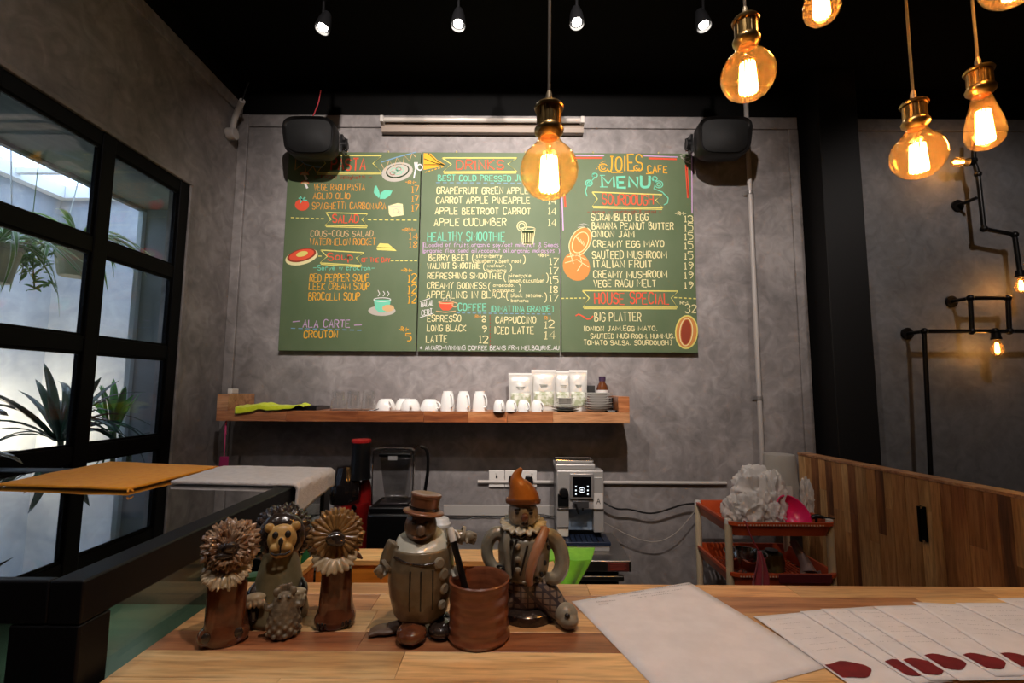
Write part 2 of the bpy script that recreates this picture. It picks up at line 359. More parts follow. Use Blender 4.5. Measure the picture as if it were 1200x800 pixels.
def plants():
    grn = mat('spider leaf green', (.14, .32, .06), .4, col2=(.24, .42, .10), scale=9)
    cream = mat('cream leaf edge', (.70, .76, .58), .45)
    dk = mat('dark palm leaf', (.018, .05, .032), .22, col2=(.035, .09, .05), scale=12, coat=.3)
    lg = mat('bright palm leaf', (.02, .16, .015), .25, col2=(.05, .25, .03), scale=12, coat=.3)
    spid = [leaf_mesh('leaf', .40, .034, 1.25, grn, cream), leaf_mesh('leaf', .36, .032, 1.6, grn, cream), leaf_mesh('leaf', .30, .030, .9, grn, cream)]
    dark = [leaf_mesh('leaf', .44, .034, .75, dk), leaf_mesh('leaf', .38, .030, 1.05, dk), leaf_mesh('leaf', .34, .034, .3, dk)]
    lite = [leaf_mesh('leaf', .34, .042, .25, lg), leaf_mesh('leaf', .30, .038, .5, lg)]
    potm = mat('beige plastic pot', (.42, .36, .24), .6, col2=(.50, .44, .30), scale=8)
    for k, (px, py, dx, label, sh) in enumerate(((90, 292, 2.5, 'hanging spider plant in ribbed beige pot beside the mullion', 1.0), (-8, 292, 2.5, 'striped spider plant hanging at the far left pane edge', .95))):
        p = P(px, py, X=-dx)
        t = thing('spider_plant', label, 'plant', p+Vector((0, 0, -.17)))
        rb = lambda a, j: 1+.03*math.cos(14*a)
        MB().lathe([(0, -.16), (.068, -.16), (.072, -.15), (.098, .0), (.104, .0), (.104, .018), (.09, .018), (.088, -.01), (0, -.01)], p, 56, ripple=rb).build('pot', potm, t)
        hk = MB(); ztop_ = P(36, 220, X=-3.35).z+.03
        for s in (-1, 1): hk.tube([p+Vector((s*.09, 0, .01)), Vector((p.x+.0, p.y, ztop_))], .003, 6)
        hk.build('hanger_wire', mat('white wire', (.8, .8, .8), .5), t)
        leaves(t, spid, 46, (0, 0, .19), tilt=(-.1, .8), sc_=(.7*sh, 1.1*sh), r=.03)
    # loose herb between them
    p = P(34, 292, X=-2.5)
    t = thing('trailing_herb', 'small feathery green herb hanging between the spider plants', 'plant', p+Vector((0, 0, -.12)))
    b = MB(); hl = [leaf_mesh('leaf', .06, .016, .4, mat('herb green', (.12, .26, .07), .5, col2=(.2, .36, .1), scale=20))]
    for i in range(9):
        a = random.uniform(0, 6.28); e = p+Vector((.16*math.cos(a)*random.random(), .16*math.sin(a)*random.random(), -.22*random.random()))
        b.tube([p+Vector((0, 0, .05)), p.lerp(e, .5)+Vector((0, 0, .05)), e], .0022, 5)
        for q in range(10):
            c = hl[0].copy(); C.objects.link(c); c.parent = t; c.location = (p.lerp(e, .1+.9*random.random()))+Vector((0, 0, random.uniform(-.03, .05)))-t.location; c.rotation_euler = (random.uniform(-1, 1), random.uniform(-1, 1), random.uniform(0, 6.28))
    b.tube([p+Vector((0, 0, .05)), Vector((p.x, p.y, P(36, 220, X=-3.35).z+.03))], .002, 5)
    b.build('stems', mat('herb stem', (.12, .18, .06), .6), t)
    # bed plants
    zb = CZ-.62
    for k, (px, py, xx, protos, n, label, til, s) in enumerate(((72, 505, -2.25, dark, 34, 'dark green arching strap-leaf plant behind the lower left pane', (-.15, 1.0), 1.15),
                                                 (134, 498, -2.2, lite, 15, 'bright green upright broad-leaf plant behind the lower right pane', (.35, 1.15), .95),
                                                 (152, 520, -2.05, dark, 12, 'low drooping dark plant under the bright green one', (-.3, .5), .62))):
        p = P(px, py, X=xx)
        t = thing('palm_plant', label, 'plant', Vector((p.x, p.y, zb+.001)))
        MB().lathe([(0, 0), (.07, 0), (.095, .16), (.1, .16), (.1, .175), (.08, .17), (0, .165)], t.location, 28).build('pot', mat('dark nursery pot', (.03, .03, .03), .5), t)
        h = p.z-t.location.z-.05
        MB().tube([t.location+Vector((0, 0, .16)), t.location+Vector((.01, 0, h*.6)), t.location+Vector((0, 0, h+.02))], .012, 8).build('stem', mat('plant stem', (.06, .08, .03), .7), t)
        leaves(t, protos, n, (0, 0, h), tilt=til, sc_=(.7*s, 1.1*s), r=.02)
    for o in spid+dark+lite+hl: bpy.data.objects.remove(o)
    # tips of a dark plant standing on the case, entering at the left edge
    lm = leaf_mesh('leaf', .26, .05, .35, mat('dark glossy leaf', (.02, .022, .018), .2, col2=(.10, .10, .08), scale=18, coat=.5))
    p = P(-95, 598, Z=-.258)
    t = thing('potted_plant', 'potted plant on the dark glass top, only dark glossy leaf tips showing at left edge', 'plant', p)
    MB().lathe([(0, 0), (.05, 0), (.07, .1), (.075, .1), (.075, .115), (.06, .11), (0, .105)], p, 28).build('pot', mat('dark clay pot', (.04, .03, .025), .5), t)
    MB().tube([p+Vector((0, 0, .10)), p+Vector((0, 0, .27))], .006, 8).build('stem', mat('plant stem', (.06, .08, .03), .7), t)
    for (px, py), s, z in (((14, 491), 1.0, .24), ((20, 549), 1.0, .10), ((3, 436), .8, .26), ((-40, 460), .8, .2)):
        q = P(px, py, Y=p.y+.01); c = lm.copy(); C.objects.link(c); c.parent = t
        base = p+Vector((0, 0, min(.27, max(.12, q.z-p.z-.0))))
        v = q-base; c.location = base-p; c.rotation_euler = (random.uniform(-.4, .4), -math.asin(max(-1, min(1, (v.z)/v.length)))+.2, math.atan2(v.y, v.x)); k = v.length/.25; c.scale = (k, 1, k)
    bpy.data.objects.remove(lm)
plants()
# warm uplight behind the bed plants: bright wash on the courtyard wall at lower left
def uplight():
    p = P(8, 533, X=-3.0)
    t = thing('garden_uplight', 'small warm floodlight among the courtyard plants at lower left', 'lamp', Vector((p.x, p.y, CZ-.62)))
    MB().box(p+Vector((-.05, -.06, -.03)), p+Vector((.03, .06, .02))).build('lamp_body', BLACKM, t, bevel=.004)
    MB().cyl((p.x-.01, p.y, CZ-.62), p+Vector((-.01, 0, -.03)), .01).build('stake', BLACKM, t)
    l = bpy.data.lights.new('uplight_lamp', 'AREA'); l.energy = 16; l.color = (1, .80, .52); l.size = .12
    o = bpy.data.objects.new('uplight_lamp', l); C.objects.link(o); o.parent = t; o.location = p+Vector((-.06, 0, .02))-t.location; o.rotation_euler = Vector((-.8, .5, .35)).to_track_quat('-Z', 'Y').to_euler()
uplight()
# ------------------------------------------------------------------ wooden service counter (nearest)
HW = -.40
WOODS = [wood('maple stave', lin((206, 158, 104)), lin((230, 186, 128)), lin((240, 206, 154))),
         wood('honey stave', lin((190, 134, 84)), lin((216, 164, 108)), lin((228, 184, 128))),
         wood('brown stave', lin((154, 100, 62)), lin((188, 132, 88)), lin((206, 152, 106))),
         wood('red brown stave', lin((118, 66, 40)), lin((150, 92, 58)), lin((176, 116, 76)))]
def counter():
    zt = CZ+HW; far = P(600, 683.5, Z=HW).y; xl = P(180, 754, Z=HW).x; xr = 2.0; near = .30
    t = thing('wooden_counter', 'long laminated butcher-block counter in the foreground holding figurines and papers', 'counter', ((xl+xr)/2, .7, 0))
    MB().box((xl+.002, near, zt-.045), (xr, far-.002, zt-.012)).build('slab', WOODS[1], t, smooth=False)
    MB().box((xl+.06, near+.05, .0), (xr, far-.16, zt-.046)).build('base_cabinet', mat('dark cabinet', (.02, .018, .016), .5), t, smooth=False)
    rows = [(far, .047, 1), (far-.047, .070, 0), (far-.117, .050, 2), (far-.167, .062, 1), (far-.229, .030, 3)]
    y = far
    ed = [P(600, v, Z=HW).y for v in (683.5, 697, 716, 741, 764, 796)]
    tones = [1, 2, 1, 3, 0]
    while ed[-1] > near+.03: ed.append(ed[-1]-.05); tones.append(random.choice((0, 1, 1, 2)))
    ed[-1] = near
    for k in range(len(ed)-1):
        y1, y0 = ed[k], ed[k+1]; x = xl
        while x < xr-.001:
            L = random.uniform(.22, .55); x2 = min(xr, x+L)
            if xr-x2 < .12: x2 = xr
            tn = tones[k] if random.random() < .62 else random.choice((0, 1, 1, 2))
            if k == 3: tn = 3 if (x < .0 or x > .25) else 1
            MB().box((x+.0003, y0+.0003, zt-.012), (x2-.0003, y1-.0003, zt+random.uniform(-.0002, .0002))).build('stave', WOODS[tn], t, bevel=.0006, seg=1)
            x = x2
    return zt, far, xl
ZT, FAR, WXL = counter()
# ------------------------------------------------------------------ glass-topped display case (left)
HC = -.26
def case():
    zt = CZ+HC; x1 = WXL-.014; x0 = XL+.02; y0 = P(93, 740, X=x1).y; y1 = 1.515
    g = lambda a, b: None
    t = thing('display_case', 'black framed display case with dark reflective glass top beside the window', 'display case', ((x0+x1)/2, (y0+y1)/2, 0))
    xi = P(71, 675, Z=HC).x; yi = P(71, 675, Z=HC).y
    fm = mat('case black lacquer', (.004, .004, .005), .45, spec=.3)
    zb = P(93, 733, X=x1).z
    b = MB()
    b.box((xi, y0, zb), (x1, y1, zt)); b.build('top_rail', fm, t, bevel=.003)
    MB().box((x0, y0, zb), (xi-.0005, yi, zt)).build('top_rail', fm, t, bevel=.003)
    MB().box((x0, y1-.06, zb), (xi-.0005, y1, zt)).build('top_rail', fm, t, bevel=.003)
    MB().box((x0, yi+.0005, zb), (x0+.05, y1-.061, zt)).build('top_rail', fm, t, bevel=.003)
    MB().box((x0+.051, yi+.001, zt-.012), (xi-.001, y1-.061, zt-.002)).build('glass_top', glassy('dark glass top', (.10, .11, .11), .22, .012), t, smooth=False)
    pw = x1-P(7, 760, Y=y0).x
    MB().box((x1-pw, y0, .1), (x1, y0+.05, zb-.0005)).build('corner_post', fm, t, bevel=.003)
    MB().box((x0, y0, .1), (x0+.06, y0+.05, zb-.0005)).build('corner_post', fm, t, bevel=.003)
    MB().box((x1-.05, y1-.05, .1), (x1, y1, zb-.0005)).build('corner_post', fm, t, bevel=.003)
    MB().box((x0, y1-.05, .1), (x0+.05, y1, zb-.0005)).build('corner_post', fm, t, bevel=.003)
    MB().box((x0, y0, 0), (x1, y1, .099)).build('plinth', fm, t, smooth=False)
    sg = glassy('case side glass', (.62, .68, .64), .05, .02)
    MB().box((x1-.012, y0+.051, .3), (x1-.006, y1-.051, zb-.001)).build('side_glass', sg, t, smooth=False)
    MB().box((x0+.061, y0+.010, .3), (x1-pw-.001, y0+.016, zb-.001)).build('front_glass', sg, t, smooth=False)
    ys = P(180, 708, Z=-.425).y
    MB().box((x0+.06, y0+.055, CZ-.445), (x1-.014, ys, CZ-.425)).build('inner_shelf', mat('green glass shelf', (.15, .22, .155), .35, col2=(.18, .25, .18), scale=4), t, smooth=False)
    MB().box((x0+.06, ys+.001, .3), (x1-.014, ys+.012, zb-.02)).build('inner_partition', mat('brown divider', (.12, .10, .08), .4), t, smooth=False)
    ls = MB().box((x1-.16, y0+.07, zb-.012), (x1-.13, y1-.08, zb-.002)).build('added_light_strip', mat('added strip glow', (1, 1, 1), .5, emit=(.9, 1, .95), estr=1.5), t, smooth=False)  # glowing strip and its lamp are added to brighten the case interior
    l = bpy.data.lights.new('added_strip_lamp', 'AREA'); l.shape = 'RECTANGLE'; l.size = .03; l.size_y = y1-y0-.2; l.energy = .28; l.color = (.9, 1, .95)
    o = bpy.data.objects.new('added_strip_lamp', l); C.objects.link(o); o.parent = t; o.location = Vector((x1-.145, (y0+y1)/2, zb-.014))-t.location
    MB().box((x0+.051, y0+.055, .101), (x1-.014, y1-.051, .3)).build('case_floor', fm, t, smooth=False)
    MB().box((x0+.051, y1-.012, .3), (x1-.051, y1-.004, zb)).build('back_panel', fm, t, smooth=False)
    return x1, y0, y1
CX1, CY0, CY1 = case()
def cloth_fn(name, label, corners, z, hang=None, m=None, wr=.004, nu=40, nv=40, th=.005, cat='cloth'):
    """cloth lying on z, corners a(near-left) b(near-right) c(far-right) d(far-left); hang = (x edge, radius) falls over the edge"""
    a, b, c, d = [Vector(q) for q in corners]; B = MB()
    def f(u, v):
        p = a.lerp(b, u).lerp(d.lerp(c, u), v); n = noise.noise(Vector((p.x*9, p.y*9, z*3)))*wr + noise.noise(Vector((p.x*25, p.y*25, 5)))*wr*.35
        x, zz = p.x, z+th/2+.001+max(0, n)
        if hang and x > hang[0]:
            s = x-hang[0]; r = .008; q = r*PI/2
            if s < q: x = hang[0]+r*math.sin(s/r); zz = zz-r*(1-math.cos(s/r))
            else: x = hang[0]+r+.004+.010*noise.noise(Vector((p.y*14, s*6, 2)))**2; zz = zz-r-(s-q)
        return Vector((x, p.y, zz))
    B.grid(f, nu, nv)
    o = B.build(name, m, thick=th, fix=True)
    o.location = (0, 0, 0); return tag(o, label, cat)
def case_top():
    z = CZ+HC
    om = mat('orange cotton', lin((244, 150, 6)), .85, col2=lin((252, 166, 16)), scale=60, bump=.3, bscale=240, sheen=.2)
    wm = mat('white cotton', (.62, .56, .53), .9, col2=(.70, .64, .61), scale=50, bump=.35, bscale=220, sheen=.2)
    q = lambda x, y: P(x, y, Z=HC)
    cloth_fn('orange_cloth', 'orange cotton cloth spread flat on dark glass top by the window', [q(-4, 570), q(150, 575), q(256, 548.5), q(128, 543)], z, m=om, wr=.003, th=.006)
    MB().tube([q(150, 578)+Vector((.004, -.006, .004)), q(152, 576)+Vector((.006, -.012, .012)), q(156, 577)+Vector((.004, -.004, .004))], .002, 6).build('cloth_loop', om, bpy.data.objects['orange_cloth'])
    a, d, c = q(200, 567), q(262, 549), q(372, 551)
    e = CX1+.002
    cloth_fn('white_cloth', 'white folded cloth hanging over the right edge of the dark glass case', [a, (e+.085, a.y-.035, 0), (e+.055, c.y-.0, 0), d], z, hang=(e, .01), m=wm, wr=.006, nu=60, nv=40, th=.008)
case_top()
# ------------------------------------------------------------------ steel back counter, back shelf
ZS = CZ-.79
xs1 = P(740, 657, Z=-.79).x; ysf = P(740, 657, Z=-.79).y
def back_counter():
    t = thing('steel_counter', 'low stainless steel back counter below the shelf with black cavity underneath', 'counter', (-.4, 2.35, 0))
    MB().box((XL+.02, ysf, ZS-.05), (xs1, D-.022, ZS)).build('worktop', STEEL, t, bevel=.004)
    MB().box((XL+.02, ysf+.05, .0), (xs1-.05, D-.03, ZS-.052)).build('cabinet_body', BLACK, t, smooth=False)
    MB().box((XL+.05, ysf+.02, ZS-.10), (xs1-.03, ysf+.045, ZS-.075)).build('towel_rail', STEEL, t, bevel=.004)
    r1 = P(712, 662, Y=ysf).x; r2 = P(737, 662, Y=ysf).x; n = Vector((0, -1, 0))
    MB().box((r1, ysf-.0015, ZS-.046), (r2+.0, ysf-.0002, ZS-.006)).build('maker_plate', mat('dark red print', (.10, .02, .015), .5), t, smooth=False)
    b = MB()
    for i, z in enumerate((.012, .02, .028, .036)): b.box((r1+.012, ysf-.0022, ZS-z-.0035), (r2-.012-.01*(i % 2), ysf-.0016, ZS-z-.001))
    b.build('plate_print', mat('red print line', (.35, .06, .04), .5), t, smooth=False)
back_counter()
SWOOD = [wood('shelf oak', lin((150, 92, 56)), lin((176, 112, 70)), lin((200, 140, 92))), wood('shelf teak', lin((128, 70, 40)), lin((160, 94, 54)), lin((184, 120, 72))), wood('shelf pine', lin((160, 108, 72)), lin((190, 138, 96)), lin((210, 160, 116)))]
YF = 2.44; ZSH = P(520, 482, Y=YF).z; SH0 = P(253, 490, Y=YF).x; SH1 = P(738, 490, Y=YF).x
def shelf():
    t = thing('wall_shelf', 'long thick laminated wood shelf with short upstand ends below the menu', 'shelf', ((SH0+SH1)/2, D, ZSH-.055))
    nb = 4; dy = (D-.003-YF)/nb
    for k in range(nb):
        x = SH0
        while x < SH1-.001:
            x2 = min(SH1, x+random.uniform(.16, .42))
            if SH1-x2 < .1: x2 = SH1
            MB().box((x+.0003, YF+k*dy+.0003, ZSH-.055), (x2-.0003, YF+(k+1)*dy-.0003, ZSH)).build('stave', random.choice(SWOOD), t, bevel=.0008, seg=1)
            x = x2
    for s, (xa, xb) in enumerate(((SH0, SH0+.058), (SH1-.058, SH1))):
        MB().box((xa, YF, ZSH+.0003), (xb, D-.013, ZSH+.082)).build('upstand', SWOOD[2*(1-s)], t, bevel=.001, seg=1)
    for x in (SH0+.25, (SH0+SH1)/2, SH1-.25): MB().box((x, YF+.05, ZSH-.062), (x+.03, D-.001, ZSH-.0555)).build('bracket', BLACKM, t, smooth=False)
shelf()
# ------------------------------------------------------------------ chalk boards and lettering
G = {'A':"002640 1232",'B':"0006 ~06363403 ~03434000",'C':"~4536160501103041",'D':"0006 ~062645412000",'E':"46060040 0333",'F':"460600 0333",'G':"~4536160501103041 414323",'H':"0600 4640 0343",'I':"2620",'J':"~3631201001 2646",'K':"0600 460340",'L':"060040",'M':"0006224640",'N':"00064046",'O':"@264541200105",'P':"0006 ~063645443303",'Q':"@264541200105 3140",'R':"0006 ~063645443303 2340",'S':"~453616050413334241301001",'T':"0646 2620",'U':"~060110304146",'V':"062046",'W':"0610253046",'X':"0640 4600",'Y':"062346 2320",'Z':"06460040",
'0':"@264541200105",'1':"152620 1030",'2':"~051636454400 0040",'3':"~05163645443323 ~23334241301001",'4':"30360242",'5':"460604 ~043443413010",'6':"~362504011030414233",'7':"064610",'8':"@26452305 @23412001",'9':"@26452305 ~454320",
'-':"0343",'.':"2021",',':"213n",'(':"~36242230",')':"~16242210",'[':"36161030",']':"16363010",'&':"~401516363402011030 42",'/':"0046",'*':"0244 0442 2521",'~':"~0314233443",'#':"1016 3036 0242 0444",'|':"2620",
'a':"@143331100103 3430",'b':"0600 @143331100103",'c':"~331403011031",'d':"3630 @143331100103",'e':"~0232331403011031",'f':"~36251510 0424",'g':"@143331100103 ~343m0n",'h':"0600 ~03143330",'i':"0400 0506",'j':"141m0n",'k':"0600 340230",'l':"0600",'m':"0400 ~03142320 ~23344340",'n':"0400 ~03143330",'o':"@143331100103",'p':"040n @143331100103",'q':"343n @143331100103",'r':"0400 ~02142433",'s':"~341403312000",'t':"1610 0434",'u':"~0401103134 3430",'v':"041034",'w':"0410243044",'x':"0430 3400",'y':"0411 340n",'z':"04340030"}
def pts_of(s):
    mode = s[0] if s[0] in '~@' else ''
    q = s[1:] if mode else s
    v = lambda ch: {'m': -1, 'n': -1.6}.get(ch, None) if ch in 'mn' else int(ch)
    p = [(v(q[i]), v(q[i+1])) for i in range(0, len(q)-1, 2)]
    if mode == '@': p.append(p[0])
    if mode:
        for _ in range(2):
            n = [p[0]]
            if mode == '@': n = []
            for i in range(len(p)-1):
                a, b = p[i], p[i+1]; n += [(a[0]*.75+b[0]*.25, a[1]*.75+b[1]*.25), (a[0]*.25+b[0]*.75, a[1]*.25+b[1]*.75)]
            if mode == '@': n.append(n[0])
            else: n.append(p[-1])
            p = n
    return p
def wid(ch):
    if ch == ' ': return 2.2
    if ch in 'Iil|1.,': return 4 if ch in 'I1.,|' and False else 1.2
    if ch in "()[]": return 2
    if ch in 'mwMW': return 4.2 if ch.islower() else 5.6
    return 3 if ch.islower() else 4
GR = lin((96, 112, 72)); 
def chalk(c, nm): return mat('chalk '+nm, tuple(v*.74 for v in lin(c)), .9, spec=.1)
CH = {'o': chalk((226, 158, 72), 'orange'), 'p': chalk((214, 176, 128), 'peach'), 'r': chalk((232, 92, 66), 'coral'), 'y': chalk((228, 216, 120), 'yellow'), 'c': chalk((240, 228, 172), 'cream'), 't': chalk((120, 208, 176), 'mint'),
      'w': chalk((232, 228, 226), 'white'), 'l': chalk((206, 168, 210), 'lilac'), 'b': chalk((124, 164, 196), 'blue'), 'g': chalk((240, 176, 60), 'gold'), 'a': chalk((190, 184, 172), 'ash'), 'n': chalk((206, 140, 78), 'bread'), 'k': chalk((150, 70, 50), 'rust'), 'd': chalk((44, 60, 38), 'dark green')}
YBRD = D-.034
OX, OZ, NY = Vector((1, 0, 0)), Vector((0, 0, 1)), Vector((0, -1, 0))
def bp(px, py): q = P(px, py, Y=YBRD); return (q.x, q.z)
BO = Vector((0, YBRD, 0)); PXM = D/F
def write(brd, txt, x0, x1, yt, yb, col, wpx=1.05, slope=0., nm='lettering', jit=.06):
    rr = random.Random(hash(txt) % 1000 if False else sum(map(ord, txt))+int(x0*7))
    gap = 1.5; tot = sum(wid(c)+gap for c in txt)-gap
    b = MB(); cx = 0; a0 = bp(x0, yb); a1 = bp(x1, yb+slope*(x1-x0)); h = (bp(x0, yt)[1]-a0[1])/6; sx = (a1[0]-a0[0])/tot; dz = (a1[1]-a0[1])
    for ch in txt:
        wch = wid(ch)
        if ch != ' ':
            dy = rr.uniform(-.25, .25)*h*1.2; sk = rr.uniform(-.06, .06); hs = rr.uniform(.93, 1.08)
            for s in G[ch].split():
                p = pts_of(s); xs = [q[0] for q in p]
                off = -2+wch/2 if (ch in 'I1.,|') else 0
                k = wch/4 if ch in 'mwMW' else 1
                pp = []
                for (gx, gy) in p:
                    X = a0[0]+(cx+(gx*k+off)+sk*gy+rr.uniform(-jit, jit))*sx
                    pp.append((X, a0[1]+dz*(cx/tot)+gy*h*hs+dy+rr.uniform(-jit, jit)*h))
                b.stroke(pp, wpx*.88*PXM*rr.uniform(.9, 1.1), BO, OX, OZ, NY)
        cx += wch+gap
    return b.build(nm, CH[col], brd, smooth=False, fix=False)
def draw(brd, lines, col, wpx=1.0, nm='drawing', closed=False):
    b = MB()
    for ln in lines:
        p = [bp(*q) for q in ln]
        if closed: p.append(p[0])
        b.stroke(p, wpx*PXM, BO, OX, OZ, NY, .001)
    return b.build(nm, CH[col], brd, smooth=False, fix=False)
def fill(brd, poly, col, nm='drawing', h=.0005):
    b = MB(); b._add([BO+OX*bp(*q)[0]+OZ*bp(*q)[1]+NY*h for q in poly], [tuple(range(len(poly)))])
    return b.build(nm, CH[col], brd, smooth=False, fix=False)
def arc(cx, cy, rx, ry, a0=0, a1=360, n=24, rot=0):
    out = []
    for i in range(n+1):
        a = R(a0+(a1-a0)*i/n); x, y = rx*math.cos(a), ry*math.sin(a); r = R(rot)
        out.append((cx+x*math.cos(r)-y*math.sin(r), cy+x*math.sin(r)+y*math.cos(r)))
    return out
def dash(x0, x1, y, n, y2=None):
    y2 = y if y2 is None else y2; st = (x1-x0)/n
    return [[(x0+i*st, y+(y2-y)*i/n), (x0+(i+.6)*st, y+(y2-y)*(i+.6)/n)] for i in range(n)]
def ribbon(brd, pts, shadow=True):
    draw(brd, [pts+[pts[0]]], 'y', 1.3, 'banner')
    a, b = pts[4], pts[3]
    draw(brd, [[(a[0]+1, a[1]+1.6), (b[0]-1, b[1]+1.8)]], 'y', 1.0, 'banner')
def boards():
    gm = mat('green chalkboard', lin((68, 86, 54)), .62, col2=lin((86, 99, 70)), scale=3.5, detail=8, contrast=(.3, .75), stretch=(1, 1, .6))
    em = mat('board edge', (.02, .022, .018), .6)
    cs = [((338, 178), (493, 178.5), (488, 411.5), (326, 411)), ((494, 178.5), (656, 179), (657, 412.5), (489, 411.6)), ((657, 179), (809, 180), (820, 413), (658, 412.6))]
    labs = ['left chalkboard panel headed PASTA with salad and soup prices', 'middle chalkboard panel headed DRINKS with smoothies and coffee', 'right chalkboard panel headed JOIES CAFE MENU with sourdough list']
    out = []
    for c, l in zip(cs, labs):
        ps = [P(x, y, Y=YBRD) for x, y in c]
        t = thing('menu_board', l, 'chalkboard', (ps[3]+ps[2])/2, 'menu boards on the back wall')
        xa = (ps[0].x+ps[3].x)/2; xb = (ps[1].x+ps[2].x)/2; za = (ps[2].z+ps[3].z)/2; zb = (ps[0].z+ps[1].z)/2
        MB().box((xa+.001, YBRD, za), (xb-.001, YBRD+.018, zb)).build('panel', gm, t, bevel=.0015)
        MB().box((xa+.03, YBRD+.0185, za+.03), (xb-.03, D-.0006, zb-.03)).build('batten', em, t, smooth=False)
        b = MB()
        for fx in (.25, .75): b.cyl((xa+(xb-xa)*fx, YBRD+.009, zb), (xa+(xb-xa)*fx, YBRD+.009, zb+.012), .006, n=12)
        b.build('hanging_stud', mat('brass stud', (.6, .5, .25), .35, 1), t)
        out.append(t)
    L, Mi, Rr = out
    # ---- left panel
    w = lambda b, *a, **k: write(b, *a, **k)
    ribbon(L, [(376, 182.5), (447.5, 182.5), (437, 191.5), (447.5, 202), (371, 202.5), (381.5, 191.5)])
    w(L, 'PASTA', 388, 428, 186, 199.5, 'r', 1.8)
    w(L, '- FROM Spaghetti -', 369, 436, 205.5, 209.5, 'k', .8)
    w(L, 'VEGE RAGU PASTA', 368, 427.5, 215.5, 223, 'o'); w(L, 'AGLIO OLIO', 367, 410, 226, 233, 'o'); w(L, 'SPAGHETTI CARBONARA', 366, 452, 237.5, 245, 'o')
    w(L, '-RM-', 475, 488, 211.5, 215.5, 'o', .9)
    for a, b_ in ((217, 225), (228.5, 236), (239, 247)): w(L, '17', 483, 491, a, b_, 'o')
    draw(L, dash(341, 382, 255, 7, 256.5)+dash(431, 491, 257.5, 9, 258), 'y', 1.1)
    ribbon(L, [(382, 249), (431, 250.5), (424, 257), (431, 265), (381, 264), (388, 257)])
    w(L, 'SALAD', 390, 420, 252, 261, 'r', 1.6)
    w(L, 'COUS-COUS SALAD', 364, 437, 270, 277, 'p'); w(L, 'WATERMELON ROCKET', 363.5, 440, 279.5, 287, 'o')
    w(L, '-RM-', 471, 487, 267, 271, 'o', .9); w(L, '14', 480, 490, 273, 280.5, 'o'); w(L, '18', 480, 489, 282.5, 290, 'o')
    ribbon(L, [(376, 293), (427, 296), (417.5, 302), (424, 311), (375, 308), (383.5, 300.5)])
    w(L, 'Soup', 384, 413, 296, 305, 'r', 1.3); w(L, 'OF THE DAY', 424, 457, 302, 307, 'r', .95)
    draw(L, dash(458, 491, 305.5, 6)+[[(373, 300), (377, 300)]], 'y', 1.1)
    w(L, '-Serve w crouton-', 367, 439, 311, 316.5, 't', .85)
    w(L, 'RED PEPPER SOUP', 363, 432, 321, 329.5, 'g'); w(L, 'LEEK CREAM SOUP', 362, 433, 331.5, 339.5, 'g'); w(L, 'BROCOLLI SOUP', 361.5, 421.5, 343, 351.5, 'g')
    w(L, '-RM-', 470, 483, 314.5, 318.5, 'g', .9)
    for a, b_ in ((321.5, 330.5), (334, 343.5), (346, 355)): w(L, '12', 478.5, 488, a, b_, 'g', 1.2)
    w(L, 'ALA CARTE', 355, 410, 375, 383.5, 'l', 1.1); draw(L, [[(343, 377), (352, 376)], [(415, 381), (424, 380.5)]], 'l'); draw(L, dash(341, 427, 384.5, 10, 387), 'b', 1)
    w(L, 'CROUTON', 356, 395.5, 387.5, 395.5, 'g', 1.2); w(L, '-RM-', 467, 479, 383, 388, 'g', .9); w(L, '5', 475.5, 482, 390.5, 399, 'g', 1.4)
    fill(L, arc(465.5, 201.5, 18.5, 11, rot=-12), 'a'); fill(L, arc(466, 200.5, 14, 8, rot=-12), 'd', h=.0007); fill(L, arc(466, 200, 12.5, 7, rot=-12), 'a', h=.0009)
    draw(L, [arc(462, 200, 4, 3), arc(469, 199, 4, 3), arc(466, 202, 5, 2.5)], 't', .7); draw(L, [arc(467, 198, 3, 2), arc(460, 203, 3, 2)], 'k', .7)
    draw(L, [[(485, 209), (487, 198), (486, 190)], [(489, 190), (487.5, 199)], arc(492, 196, 3, 3.4)], 'w', 1.5)
    for cx, cy, s in ((357, 205, 5), (357.5, 215, 4.4)): fill(L, arc(cx, cy, s, s*.72, 180, 360), 'p'); fill(L, [(cx-1.3, cy), (cx+1.3, cy), (cx+4, cy+5), (cx+1.5, cy+6)], 'w'); draw(L, [arc(cx, cy, s, s*.72, 180, 360)], 'r', .8)
    fill(L, arc(354, 240, 8.3, 6.8), 'r'); draw(L, [[(354, 234), (350, 232)], [(354, 234), (358, 231)], [(354, 234), (352, 238)], [(354, 234), (360, 235)], [(354, 234), (352, 230)]], 't', 1.6)
    fill(L, [(444, 232), (438, 226), (439, 219), (441, 217), (444, 223), (445.5, 229)], 't'); fill(L, [(445, 233), (446, 226), (451, 222.5), (460, 223.5), (457, 229), (451, 233)], 't')
    fill(L, [(455, 241), (466, 238), (472, 239), (473, 252), (459, 254), (456, 251)], 'c'); draw(L, [[(455, 241), (472, 242)], arc(464, 247, 3, 2.4), arc(468, 249, 1.6, 1.4)], 'a', .8)
    fill(L, [(441, 290), (445, 285), (455, 285.5), (461, 290.5), (465, 294), (442, 293)], 'y'); draw(L, [[(441, 290), (461, 290.5)]], 'd', .8)
    fill(L, arc(353.5, 301, 19.5, 9, rot=-14), 'c'); fill(L, arc(353.5, 299, 17.5, 7.3, rot=-14), 'k', h=.0007); fill(L, arc(353.5, 298.6, 15, 6, rot=-14), 'r', h=.0009); fill(L, arc(354, 297.5, 7, 3, rot=-14), 'y', h=.001)
